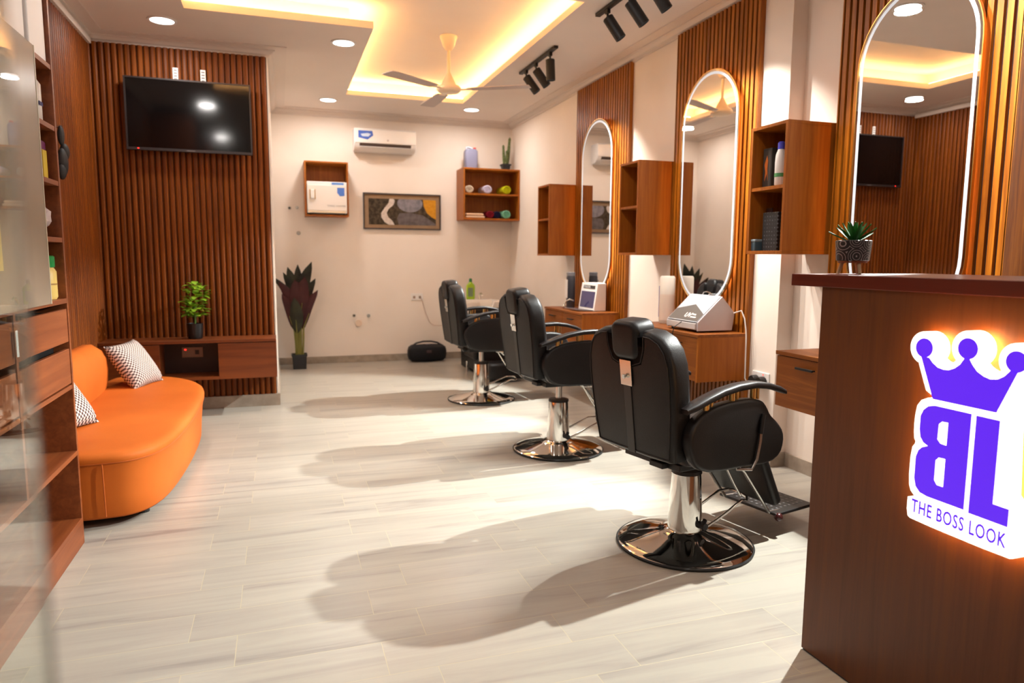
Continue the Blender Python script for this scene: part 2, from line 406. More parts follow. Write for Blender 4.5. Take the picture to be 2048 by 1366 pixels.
# ------------------------------------------------------------------ slatted wall panels
def slat_panel_x(label, y0, y1, xf, xb, z0=.09, z1=2.90, pitch=.0445, m='slat'):
    """panel on the right wall; slats face -x"""
    t = thing('slat_panel', label, 'wall panel', ((xf+xb)/2, (y0+y1)/2, z0))
    obj('backing_board', MB().box(xf+.016, xb-.001, y0, y1, z0, z1), M['slat_back'], t)
    n = round((y1-y0)/pitch); p = (y1-y0)/n; mb = MB()
    for i in range(n): mb.box(xf, xf+.0165, y0+i*p, y0+i*p+p*.62, z0, z1)
    mb.box(xf, xb-.001, y0-.003, y0+.004, z0, z1).box(xf, xb-.001, y1-.004, y1+.003, z0, z1)
    obj('slats', mb, M[m], t); return t
PANELS = [(5.40, 6.49), (3.73, 4.67), (2.10, 3.06)]
slat_panel_x('tall ribbed wood panel behind the farthest arched mirror', 5.40, 6.49, 2.822, XR)
slat_panel_x('tall ribbed wood panel behind the middle arched mirror', 3.73, 4.67, 2.822, XR)
slat_panel_x('tall ribbed wood panel behind the nearest, largest-looking arched mirror', 2.10, 3.06, 2.822, XREC)
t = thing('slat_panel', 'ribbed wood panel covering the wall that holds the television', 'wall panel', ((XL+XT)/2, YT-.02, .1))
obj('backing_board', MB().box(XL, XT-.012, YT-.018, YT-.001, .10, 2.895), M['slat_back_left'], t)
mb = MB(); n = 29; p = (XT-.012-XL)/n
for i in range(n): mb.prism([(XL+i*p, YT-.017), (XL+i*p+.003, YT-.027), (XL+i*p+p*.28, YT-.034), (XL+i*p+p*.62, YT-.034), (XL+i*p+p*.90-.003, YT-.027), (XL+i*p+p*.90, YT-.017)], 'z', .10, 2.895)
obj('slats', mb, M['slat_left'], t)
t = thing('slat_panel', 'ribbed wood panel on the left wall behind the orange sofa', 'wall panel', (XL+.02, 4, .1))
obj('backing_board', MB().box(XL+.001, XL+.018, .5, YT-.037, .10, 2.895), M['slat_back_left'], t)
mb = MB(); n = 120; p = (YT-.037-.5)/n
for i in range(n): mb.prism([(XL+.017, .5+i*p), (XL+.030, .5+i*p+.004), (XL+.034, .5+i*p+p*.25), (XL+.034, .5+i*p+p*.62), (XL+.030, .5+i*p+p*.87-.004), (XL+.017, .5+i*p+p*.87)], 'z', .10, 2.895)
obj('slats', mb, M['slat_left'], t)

# ------------------------------------------------------------------ arched lit mirrors
def make_mirror(yc, label):
    W_, H_, zc = .665, 1.575, 1.745
    x0 = 2.778
    t = thing('arched_mirror', label, 'mirror', (2.80, yc, zc-H_/2), 'lit arched mirrors on the right wall')
    obj('mirror_body', MB().prism(stadium(yc, zc, W_, H_, .03), 'x', x0+.006, x0+.020), M['white'], t)
    obj('rear_box', MB().prism(stadium(yc, zc, W_, H_, .07), 'x', x0+.0201, 2.8215), M['white'], t)
    mb = MB(); ring_prism(mb, stadium(yc, zc, W_, H_, .060), stadium(yc, zc, W_, H_, .0695), 'x', x0+.024, x0+.036)
    obj('back_light', mb, M['backglow'], t, label='warm glowing strip behind the rim')
    mb = MB(); ring_prism(mb, stadium(yc, zc, W_, H_, 0), stadium(yc, zc, W_, H_, .005), 'x', x0-.002, x0+.012)
    obj('frame', mb, M['gold'], t, sm=30, label='thin gold rim')
    obj('glass', MB().prism(stadium(yc, zc, W_, H_, .0049), 'x', x0, x0+.0055), M['mirror'], t)
    mb = MB(); ring_prism(mb, stadium(yc, zc, W_, H_, .018), stadium(yc, zc, W_, H_, .035), 'x', x0-.0006, x0+.001)
    obj('lit_band', mb, M['band'], t, label='white glowing band')
    return t
make_mirror(5.93, 'farthest lit arched mirror, reflecting the air conditioner')
make_mirror(4.17, 'middle lit arched mirror, reflecting the ceiling fan and dark plant')
make_mirror(2.56, 'nearest lit arched mirror, above the reception counter, reflecting the television')

# ------------------------------------------------------------------ wall cabinets with a shelf
def open_box(t, x0, x1, y0, y1, z0, z1, shelves, m, face='x', th=.018):
    """carcass open towards -x (face x) or -y (face y)"""
    obj('top_panel', MB().box(x0, x1, y0, y1, z1-th, z1, .0012), m, t)
    obj('bottom_panel', MB().box(x0, x1, y0, y1, z0, z0+th, .0012), m, t)
    if face == 'x':
        obj('side_panel', MB().box(x0, x1, y0, y0+th, z0+th, z1-th, .0012), m, t); obj('side_panel', MB().box(x0, x1, y1-th, y1, z0+th, z1-th, .0012), m, t)
        obj('back_panel', MB().box(x1-.008, x1, y0+th, y1-th, z0+th, z1-th), m, t)
    else:
        obj('side_panel', MB().box(x0, x0+th, y0, y1, z0+th, z1-th, .0012), m, t); obj('side_panel', MB().box(x1-th, x1, y0, y1, z0+th, z1-th, .0012), m, t)
        obj('back_panel', MB().box(x0+th, x1-th, y1-.008, y1, z0+th, z1-th), m, t)
    for zz in shelves:
        if face == 'x': obj('shelf', MB().box(x0+.004, x1-.008, y0+th, y1-th, zz-th, zz), m, t)
        else: obj('shelf', MB().box(x0+th, x1-th, y0+.004, y1-.008, zz-th, zz), m, t)
for y0, y1, xb, lab in ((6.50, 6.82, XR, 'small open wooden wall cabinet left of the farthest mirror, empty'),
                        (4.70, 5.00, XR, 'small open wooden wall cabinet left of the middle mirror'),
                        (3.10, 3.40, XREC, 'small open wooden wall cabinet left of the nearest mirror, holding a book and white bottle')):
    t = thing('wall_cabinet', lab, 'cabinet', (2.70, (y0+y1)/2, 1.30), 'open wall cabinets between the mirrors')
    open_box(t, 2.545, xb-.001, y0, y1, 1.305, 2.003, [1.672], M['cab'])
# contents of the nearest wall cabinet
b = thing('product_box', 'dark product box with orange figure on top shelf of the nearest wall cabinet', 'box', (2.64, 3.325, 1.672))
obj('carton', MB().box(2.60, 2.66, 3.285, 3.358, 1.6725, 1.888, .002), flat((34, 30, 28)), b)
obj('printed_front', MB().box(2.5985, 2.60, 3.292, 3.352, 1.68, 1.875).box(2.5985, 2.66, 3.2838, 3.285, 1.68, 1.875), flat((52, 46, 40)), b)
obj('orange_figure', MB().prism([(3.338, 1.71), (3.333, 1.76), (3.342, 1.80), (3.33, 1.83), (3.322, 1.85), (3.314, 1.82), (3.318, 1.78), (3.31, 1.71), (3.32, 1.75)], 'x', 2.5975, 2.5986), flat((206, 110, 40)), b)
b = thing('shampoo_bottle', 'white bottle with blue cap on top shelf of the nearest wall cabinet', 'bottle', (2.62, 3.235, 1.672))
obj('bottle_body', MB().lathe([(.022, 1.6725), (.028, 1.68), (.029, 1.80), (.026, 1.84), (.016, 1.868)], (2.60, 3.212, 0), 20), M['white'], b, sm=True)
obj('cap', MB().lathe([(.018, 1.868), (.018, 1.902), (.012, 1.908)], (2.60, 3.212, 0), 16), flat((70, 70, 190)), b, sm=True)
obj('printed_label', MB().lathe([(.0296, 1.72), (.0296, 1.74)], (2.60, 3.212, 0), 20), flat((80, 150, 90)), b)
solo('dotted_box', MB().box(2.59, 2.68, 3.20, 3.325, 1.3235, 1.535, .003), None or mat('dotted_card', (30, 30, 32), .5), 'black dotted carton on lower shelf of the nearest wall cabinet', 'box')
mbd = bpy.data.materials['dotted_card']; nt = mbd.node_tree; tc = N(nt, 'ShaderNodeTexCoord'); vo = N(nt, 'ShaderNodeTexVoronoi'); vo.inputs['Scale'].default_value = 48; vo.inputs['Randomness'].default_value = .1
crd = N(nt, 'ShaderNodeValToRGB'); crd.color_ramp.elements[0].position = .18; crd.color_ramp.elements[0].color = lin((96, 98, 104)); crd.color_ramp.elements[1].position = .3; crd.color_ramp.elements[1].color = lin((24, 24, 27))
nt.links.new(tc.outputs['Object'], vo.inputs['Vector']); nt.links.new(vo.outputs['Distance'], crd.inputs['Fac']); nt.links.new(crd.outputs['Color'], nt.nodes['Principled BSDF'].inputs['Base Color'])
b = thing('clipper_case', 'small blue-grey clipper box lying at front of the nearest wall cabinet', 'box', (2.59, 3.385, 1.3235))
obj('case', MB().box(2.56, 2.62, 3.345, 3.38, 1.3235, 1.375, .004), flat((70, 92, 104), .3), b)
obj('lid', MB().box(2.558, 2.622, 3.343, 3.381, 1.375, 1.389, .004), flat((150, 165, 172), .25), b)
b = thing('blister_pack', 'clear blister pack standing behind the clipper box on the lower shelf', 'package', (2.64, 3.35, 1.3235))
obj('card', MB().box(2.655, 2.66, 3.33, 3.379, 1.3235, 1.565), flat((70, 44, 40)), b); obj('blister', MB().box(2.63, 2.655, 3.335, 3.375, 1.34, 1.54, .008), mat('clear_plastic', (200, 190, 190), .15, alpha=.35), b)
b = thing('product_box', 'white and purple tall carton on top shelf of the middle wall cabinet', 'box', (2.65, 4.76, 1.672))
obj('carton', MB().box(2.62, 2.68, 4.725, 4.795, 1.6725, 1.90, .002), flat((226, 222, 224)), b)
obj('printed_front', MB().box(2.6188, 2.62, 4.735, 4.775, 1.70, 1.86), flat((96, 62, 92)), b)
b = thing('hair_gel_jar', 'small green and white jar on lower shelf of the middle wall cabinet', 'jar', (2.62, 4.755, 1.3235))
obj('jar', MB().lathe([(.026, 1.3235), (.028, 1.33), (.028, 1.375), (.024, 1.38)], (2.61, 4.752, 0), 18), flat((200, 206, 190)), b, sm=True)
obj('lid', MB().lathe([(.028, 1.38), (.028, 1.40), (.022, 1.403)], (2.61, 4.752, 0), 18), flat((96, 140, 60)), b, sm=True)

# ------------------------------------------------------------------ floating drawer cabinets below the mirrors
def low_cab(y0, y1, xf, xb, z0, z1, lab):
    t = thing('floating_cabinet', lab, 'cabinet', ((xf+xb)/2, (y0+y1)/2, z0), 'floating cabinets under the mirrors')
    obj('carcass', MB().box(xf+.02, xb, y0+.004, y1-.004, z0, z1-.02, .001), M['cab'], t)
    obj('top_board', MB().box(xf-.004, xb, y0, y1, z1-.02, z1, .0012), M['cab_h'], t)
    obj('side_panel', MB().box(xf, xb, y0, y0+.018, z0-.001, z1-.0201, .001), M['cab'], t)
    n = 2; w_ = (y1-y0-.02)/n
    for i in range(n):
        a = y0+.0185+i*w_; d = obj('door', MB().box(xf+.002, xf+.0195, a+.002, a+w_-.004, z0+.003, z1-.024, .0015), M['cab_h'], t)
        yc = a+w_/2
        obj('handle', MB().box(xf-.022, xf-.014, yc-.06, yc+.06, z1-.075, z1-.063, .002).box(xf-.018, xf+.003, yc-.055, yc-.049, z1-.072, z1-.066).box(xf-.018, xf+.003, yc+.049, yc+.055, z1-.072, z1-.066), M['matte_black'], d)
    return t
low_cab(5.50, 6.41, 2.475, 2.8215, .505, .806, 'floating wooden cabinet under the farthest mirror, carrying the small white sterilizer')
low_cab(3.73, 4.64, 2.470, 2.8215, .505, .806, 'floating wooden cabinet under the middle mirror, carrying the sloped UV sterilizer')
low_cab(2.07, 2.985, 2.450, 2.8215, .515, .806, 'floating wooden cabinet under the nearest mirror, half hidden by the reception counter')

# ------------------------------------------------------------------ sterilizers and things on the cabinets
t = thing('uv_sterilizer', 'sloped silver and grey UV sterilizer on the middle floating cabinet', 'sterilizer', (2.68, 4.0, .806))
G = flat((206, 200, 198), .35)
side = [(2.527, .818), (2.527, .872), (2.703, 1.036), (2.80, .93), (2.785, .818)]
obj('housing', MB().prism([(2.53, .822), (2.53, .860), (2.70, 1.022), (2.80, .925), (2.78, .822)], 'y', 3.842, 4.19), G, t)
for y in (3.83, 4.19): obj('side_plate', MB().prism(side, 'y', y, y+.012, .001), flat((198, 192, 196), .4), t)
def slope(a, b, off):   # panel lying on the slope between heights a,b (fraction along)
    p0, p1 = Vector((2.527, .872)), Vector((2.703, 1.036)); d = p1-p0; nn = Vector((-d.y, d.x)).normalized()
    A = p0+d*a+nn*off; B = p0+d*b+nn*off; return [(A.x, A.y), (B.x, B.y), (B.x+nn.x*.004, B.y+nn.y*.004), (A.x+nn.x*.004, A.y+nn.y*.004)]
lid = obj('lid', MB().prism(slope(.0, 1.0, .0005), 'y', 3.843, 4.189), mat('smoked_lid', (188, 196, 206), .16, spec=.7), t)
# dark lower label with a peaked top edge
p0, p1 = Vector((2.527, 0, .872)), Vector((2.703, 0, 1.036)); dd = p1-p0; nn3 = Vector((-dd.z, 0, dd.x)).normalized()
mb = MB(); pts = [(3.845, .02), (4.187, .02), (4.187, .40), (4.02, .62), (3.845, .30)]
vv = [mb.bm.verts.new(p0+dd*f+Vector((0, y, 0))+nn3*.0052) for y, f in pts]; vw = [mb.bm.verts.new(p0+dd*f+Vector((0, y, 0))+nn3*.0044) for y, f in pts]
fs = [mb.bm.faces.new(vv), mb.bm.faces.new(vw[::-1])]+[mb.bm.faces.new((vv[i], vw[i], vw[(i+1) % 5], vv[(i+1) % 5])) for i in range(5)]
bmesh.ops.recalc_face_normals(mb.bm, faces=fs)
obj('grey_label', mb, flat((92, 88, 84), .35), t)
def slope_text(body, size, y, f, name):
    o_ = p0+dd*f+Vector((0, y, 0))+nn3*.006; ex = Vector((0, -1, 0)); ey = dd.normalized(); ez = ex.cross(ey)
    mm = Matrix((ex, ey, ez)).transposed().to_4x4(); mm.translation = o_; text_obj(name, body, size, .0006, mm, flat((240, 240, 240)), t, extra=.0008)
slope_text('UV', .055, 4.03, .13, 'lettering'); slope_text('TOOL', .016, 3.955, .22, 'lettering'); slope_text('STERILIZER', .013, 3.955, .13, 'lettering')
obj('front_lip', MB().box(2.515, 2.53, 3.843, 4.189, .826, .866, .003), G, t)
obj('foot', MB().cyl((2.545, 4.16, .806), (2.545, 4.16, .823), .008), M['rubber'], t); obj('foot', MB().cyl((2.545, 3.86, .806), (2.545, 3.86, .823), .008), M['rubber'], t)
obj('lid_wire', MB().tube([(2.70, 3.93, 1.036), (2.69, 3.95, 1.056), (2.70, 4.0, 1.062), (2.71, 4.05, 1.056), (2.71, 4.07, 1.036)], .003), M['steel'], t, sm=True)
solo('power_cord', MB().tube([(2.79, 3.822, .93), (2.80, 3.76, .95), (2.808, 3.735, .90), (2.812, 3.722, .83), (2.812, 3.716, .78), (2.812, 3.714, .66), (2.813, 3.712, .52), (2.835, 3.69, .46), (2.842, 3.66, .49)], .004), flat((226, 222, 218)), 'white power cord hanging from the UV sterilizer to the wall socket', 'cord', sm=True)
solo('power_cord', MB().tube([(2.508, 3.99, .866), (2.45, 3.99, .83), (2.43, 3.985, .74), (2.428, 3.985, .69), (2.43, 4.03, .65), (2.43, 4.035, .60)], .0035), M['black_plastic'], 'thin black cord hanging down the front of the middle floating cabinet', 'cord', sm=True)
t = thing('tool_sterilizer', 'white box sterilizer with a dark window on the farthest floating cabinet', 'sterilizer', (2.76, 5.83, .806))
obj('housing', MB().prism([(2.655, .81), (2.69, 1.055), (2.773, 1.055), (2.773, .81)], 'y', 5.66, 6.0, .004), M['white'], t)
def tilt(z): return 2.655+(z-.81)*.035/.245
mb = MB(); za, zb = .835, .98; pts = [(tilt(za), 5.685, za), (tilt(zb), 5.685, zb), (tilt(zb), 5.975, zb), (tilt(za), 5.975, za)]
mb.loft([[(x-.0025, y, z) for x, y, z in pts], [(x-.0005, y, z) for x, y, z in pts]])
obj('window', mb, mat('tinted_window', (46, 44, 92), .08, spec=.8), t)
mb = MB(); za, zb = 1.005, 1.035; pts = [(tilt(za), 5.70, za), (tilt(zb), 5.70, zb), (tilt(zb), 5.95, zb), (tilt(za), 5.95, za)]
mb.loft([[(x-.0025, y, z) for x, y, z in pts], [(x-.0005, y, z) for x, y, z in pts]]); obj('dark_label', mb, flat((40, 38, 40)), t)
text_obj('lettering', 'STERILIZER', .03, .0006, face_negx(tilt(1.01)-.0035, 5.94, 1.009), flat((225, 222, 222)), t)
obj('open_lid', MB().prism([(2.50, .822), (2.655, .812), (2.655, .818), (2.505, .83)], 'y', 5.67, 5.99), mat('smoked_acrylic', (110, 110, 120), .1, alpha=.55), t, label='clear lid folded down open')
t = thing('aerosol_can', 'tall dark cylinder can with a white label left of the farthest mirror', 'can', (2.66, 6.20, .806))
obj('can_body', MB().lathe([(.04, .8065), (.043, .815), (.043, 1.10), (.038, 1.112)], (2.66, 6.20, 0), 24), flat((52, 54, 62), .3), t, sm=True)
obj('cap', MB().lathe([(.040, 1.112), (.041, 1.14), (.036, 1.146)], (2.66, 6.20, 0), 24), flat((120, 122, 130), .25), t, sm=True)
obj('white_label', MB().box(2.612, 2.618, 6.175, 6.225, .90, 1.075, .002), M['white'], t)
t = thing('desk_magnifier', 'small bent metal gooseneck gadget in front of the white box sterilizer', 'gadget', (2.55, 6.05, .806))
obj('gooseneck', MB().tube([(2.55, 6.10, .83), (2.555, 6.06, .88), (2.57, 6.0, .90), (2.59, 5.96, .885)], .007), M['chrome'], t, sm=True)
obj('joint', MB().ball((2.55, 6.10, .824), .018), M['chrome'], t, sm=True)
t = thing('tissue_roll_pack', 'tall white wrapped tissue roll beside the UV sterilizer', 'tissue roll', (2.70, 4.50, .806))
obj('roll', MB().lathe([(.05, .8065), (.055, .815), (.056, .98), (.055, 1.14), (.048, 1.152)], (2.70, 4.50, 0), 28), flat((238, 230, 218), .7), t, sm=True)
obj('printed_wrapper', MB().lathe([(.0565, .83), (.0565, 1.02)], (2.70, 4.50, 0), 28), mat('wrapper', (238, 222, 206), .3), t, sm=True)
obj('printed_stripe', MB().box(2.655, 2.668, 4.535, 4.545, .85, 1.08, .003), flat((120, 100, 160)), t)

# ------------------------------------------------------------------ wall sockets
def socket(lab, x, y, z, n, face):
    t = thing('wall_socket', lab, 'socket', (x, y, z))
    if face == 'x':
        obj('plate', MB().box(x-.008, x, y-.08, y+.08, z-.045, z+.045, .003), M['white'], t)
        for k in range(n):
            yy = y+.035-k*.07; obj('plug', MB().lathe([(.030, -.05), (.034, -.04), (.034, -.012), (.03, -.0085)], (x, yy, z-.012), 20, 'x'), M['black_plastic'], t, sm=True)
        obj('indicator', MB().box(x-.0092, x-.008, y-.03, y-.022, z+.028, z+.034), M['red_led'], t)
    else:
        obj('plate', MB().box(x-.075, x+.075, y-.008, y, z-.042, z+.042, .003), M['white'], t)
        for k in range(2):
            xx = x-.036+k*.072; obj('outlet', MB().box(xx-.014, xx+.014, y-.0095, y-.008, z-.02, z+.012, .0005), flat((150, 130, 116)), t)
    return t
socket('double wall socket with two black plugs under the middle mirror', XR-.0, 3.605, .53, 2, 'x')
s = socket('double wall socket on the back wall above the boombox', 1.625, YB, .79, 2, 'y')
solo('power_cord', MB().tube([(1.675, YB-.012, .775), (1.70, YB-.012, .70), (1.735, YB-.012, .58), (1.78, YB-.012, .47), (1.83, YB-.015, .43), (1.90, YB-.02, .425), (2.0, YB-.02, .43)], .003), flat((190, 160, 140)), 'thin pale cord running from the back wall socket', 'cord', sm=True)

# ------------------------------------------------------------------ reception counter with lit sign
XC = 1.596; YC = 1.750
t = thing('reception_counter', 'tall reddish wood reception counter at the right edge with a dark top', 'counter', (1.85, .9, 0))
obj('front_panel', MB().box(XC, XC+.02, .05, YC, .006, 1.19, .001), M['counter'], t)
obj('end_panel', MB().box(XC+.0201, 2.10, YC-.02, YC, .006, 1.19, .001), M['counter'], t)
obj('carcass', MB().box(XC+.021, 2.08, .06, YC-.021, .006, 1.189), M['counter'], t)
obj('kick_strip', MB().box(XC+.004, 2.09, .07, YC-.004, 0, .0058), M['black_plastic'], t)
obj('counter_top', MB().box(XC-.012, 2.14, .02, YC+.125, 1.19, 1.228, .0015), M['counter_top'], t)
XS = 1.541
def mirror_poly(p): return p
t = thing('lit_sign', 'glowing purple and white crown sign reading THE BOSS LOOK on the reception counter', 'sign', (1.57, 1.2, .60))
def arc(cx, cz, r, a0, a1, n): return [(cx+r*math.cos(R(a0+(a1-a0)*i/n)), cz+r*math.sin(R(a0+(a1-a0)*i/n))) for i in range(n+1)]
balls = [(1.3275, 1.0535, .0245), (1.2105, 1.066, .0255), (1.0935, 1.051, .0245)]
crown = [(1.334, 1.030), (1.312, 1.031), (1.300, 1.019), (1.286, 1.010), (1.270, 1.007), (1.255, 1.008), (1.240, 1.015), (1.227, 1.026), (1.217, 1.042), (1.204, 1.042), (1.196, 1.030), (1.183, 1.016), (1.166, 1.007), (1.150, 1.003), (1.132, 1.006), (1.118, 1.015), (1.105, 1.030), (1.088, 1.029), (1.1285, .929), (1.2925, .929)]
Bp = [(1.187, .914), (1.285, .914), (1.303, .909), (1.316, .897), (1.323, .880), (1.323, .845), (1.319, .826), (1.310, .814), (1.296, .808), (1.312, .801), (1.322, .790), (1.328, .772), (1.328, .715), (1.322, .695), (1.309, .683), (1.288, .679), (1.187, .679)]
h1 = [(1.245, .879), (1.262, .878), (1.270, .870), (1.271, .832), (1.262, .823), (1.245, .822)]
h2 = [(1.245, .788), (1.263, .787), (1.271, .778), (1.271, .727), (1.263, .717), (1.245, .717)]
Lp = [(1.175, .913), (1.118, .913), (1.118, .718), (1.080, .718), (1.080, .676), (1.175, .676)]
def circ(cx, cz, r, n=28): return [(cx+r*math.cos(2*PI*i/n), cz+r*math.sin(2*PI*i/n)) for i in range(n)]
# white body = shapes grown outwards, extruded back towards the counter
mb = MB(); G_ = .017
for i, (cy, cz, r) in enumerate(balls): mb.prism(circ(cy, cz, r+G_), 'x', XS+.0005+i*2e-4, XC-.019)
big = smooth_poly(inset(crown, -G_*.8), 1); mb.prism(big, 'x', XS+.0012, XC-.0191)
mb.prism(smooth_poly([(1.19, .935), (1.30, .933), (1.335, .915), (1.342, .87), (1.340, .82), (1.332, .808), (1.345, .79), (1.346, .70), (1.335, .672), (1.30, .66), (1.06, .652), (1.062, .735), (1.10, .74), (1.10, .935)], 1), 'x', XS+.0016, XC-.0192)
mb.prism(smooth_poly([(1.345, .675), (1.345, .612), (1.33, .604), (1.075, .604), (1.058, .612), (1.058, .675)], 1), 'x', XS+.002, XC-.0193)
obj('acrylic_body', mb, M['signwhite'], t, label='white glowing sign body')
mb = MB()
for cy, cz, r in balls: mb.prism(circ(cy, cz, r+.002), 'x', XC-.0185, XC-.001)
mb.prism([(1.11, 1.0), (1.31, 1.0), (1.295, .935), (1.325, .90), (1.33, .80), (1.333, .62), (1.07, .62), (1.075, .72), (1.095, .74), (1.105, .92)], 'x', XC-.0184, XC-.001)
obj('back_light', mb, M['signback'], t)
fx = Matrix(((0, 0, -1, 0), (1, 0, 0, 0), (0, 1, 0, 0), (0, 0, 0, 1)))
def sign_mesh(polys, name):
    me = curve_shape(polys, .0006, Matrix.Translation((XS-.001, 0, 0)) @ fx); me.materials.clear(); me.materials.append(M['purple']); return obj(name, me, None, t)
for q in balls: sign_mesh([circ(*q)], 'crown_ball')
sign_mesh([crown], 'crown'); sign_mesh([Bp, h1, h2], 'letter_b'); sign_mesh([Lp], 'letter_l')
me = text_mesh('THE BOSS LOOK', .058, .0006, Matrix.Identity(4), extra=.0012, space=1.12)
xs = [v.co.x for v in me.vertices]; zs_ = [v.co.y for v in me.vertices]; w0, w1 = min(xs), max(xs); h0, h1_ = min(zs_), max(zs_)
for v in me.vertices:
    u = (v.co.x-w0)/(w1-w0); k = (v.co.y-h0)/(h1_-h0); d = v.co.z; v.co = Vector((XS-.0004-d, 1.330-u*.250, .625+k*.036))
me.materials.clear(); me.materials.append(M['purple']); obj('lettering', me, None, t)

# patterned pot on the counter
t = thing('potted_succulent', 'small green succulent in a black patterned pot with wooden legs on the counter', 'potted plant', (1.79, 1.82, 1.228))
def pot_mat():
    m = mat('patterned_pot', (30, 26, 26), .45); nt = m.node_tree; tc = N(nt, 'ShaderNodeTexCoord'); vo = N(nt, 'ShaderNodeTexVoronoi'); vo.inputs['Scale'].default_value = 21; vo.inputs['Randomness'].default_value = .35
    nt.links.new(tc.outputs['Object'], vo.inputs['Vector'])
    mu = N(nt, 'ShaderNodeMath', operation='MULTIPLY'); mu.inputs[1].default_value = 46; sn = N(nt, 'ShaderNodeMath', operation='SINE')
    nt.links.new(vo.outputs['Distance'], mu.inputs[0]); nt.links.new(mu.outputs[0], sn.inputs[0])
    cr = N(nt, 'ShaderNodeValToRGB'); cr.color_ramp.elements[0].position = .72; cr.color_ramp.elements[0].color = lin((26, 23, 24)); cr.color_ramp.elements[1].position = .86; cr.color_ramp.elements[1].color = lin((150, 140, 138))
    nt.links.new(sn.outputs[0], cr.inputs['Fac']); nt.links.new(cr.outputs['Color'], nt.nodes['Principled BSDF'].inputs['Base Color']); return m
px, py = 1.785, 1.83
mb = MB(); mb.lathe([(.044, 1.270), (.050, 1.272), (.055, 1.335), (.050, 1.337), (.048, 1.330)], (px, py, 0), 32)
pot = obj('pot', mb, pot_mat(), t, sm=True); obj('soil', MB().lathe([(.046, 1.322), (.046, 1.329)], (px, py, 0), 24), flat((150, 140, 120), .9), t)
obj('pot_tray', MB().lathe([(.043, 1.264), (.045, 1.2695)], (px, py, 0), 24), flat((120, 66, 36)), t)
for k in range(3):
    a = 2*PI*k/3+.35; obj('leg', MB().tube([(px+.03*math.cos(a), py+.03*math.sin(a), 1.266), (px+.042*math.cos(a), py+.042*math.sin(a), 1.2285)], [.0065, .005], 10), flat((170, 140, 104)), t, sm=True)
def leaf(mb, base, d, length, width, droop=.2, thick=.001, n=6, fold=.15):
    base = Vector(base); d = Vector(d).normalized(); side = d.cross(Vector((0, 0, 1))); side = side.normalized() if side.length > .05 else Vector((1, 0, 0)); nn = side.cross(d)
    rings = []
    for i in range(n+1):
        f = i/n; wv = width*max(.04, math.sin(PI*min(1, f*.92+.06))**.8)/2 if width else .001
        c = base+d*length*f-Vector((0, 0, 1))*droop*length*f*f; rings.append([c-side*wv+nn*wv*fold, c+nn*thick, c+side*wv+nn*wv*fold, c-nn*thick])
    mb.loft(rings)
mb = MB(); rnd = random.Random(3)
for k in range(22):
    a = k*2.4; el = R(18+62*(k/22)); L = .072-.018*(k/22)
    leaf(mb, (px, py, 1.328), (math.cos(a)*math.cos(el), math.sin(a)*math.cos(el), math.sin(el)), L*1.15, .017, -.1, .002, 6, .3)
obj('leaves', mb, mat('succulent_green', (36, 92, 34), .6, spec=.2), t, sm=True)

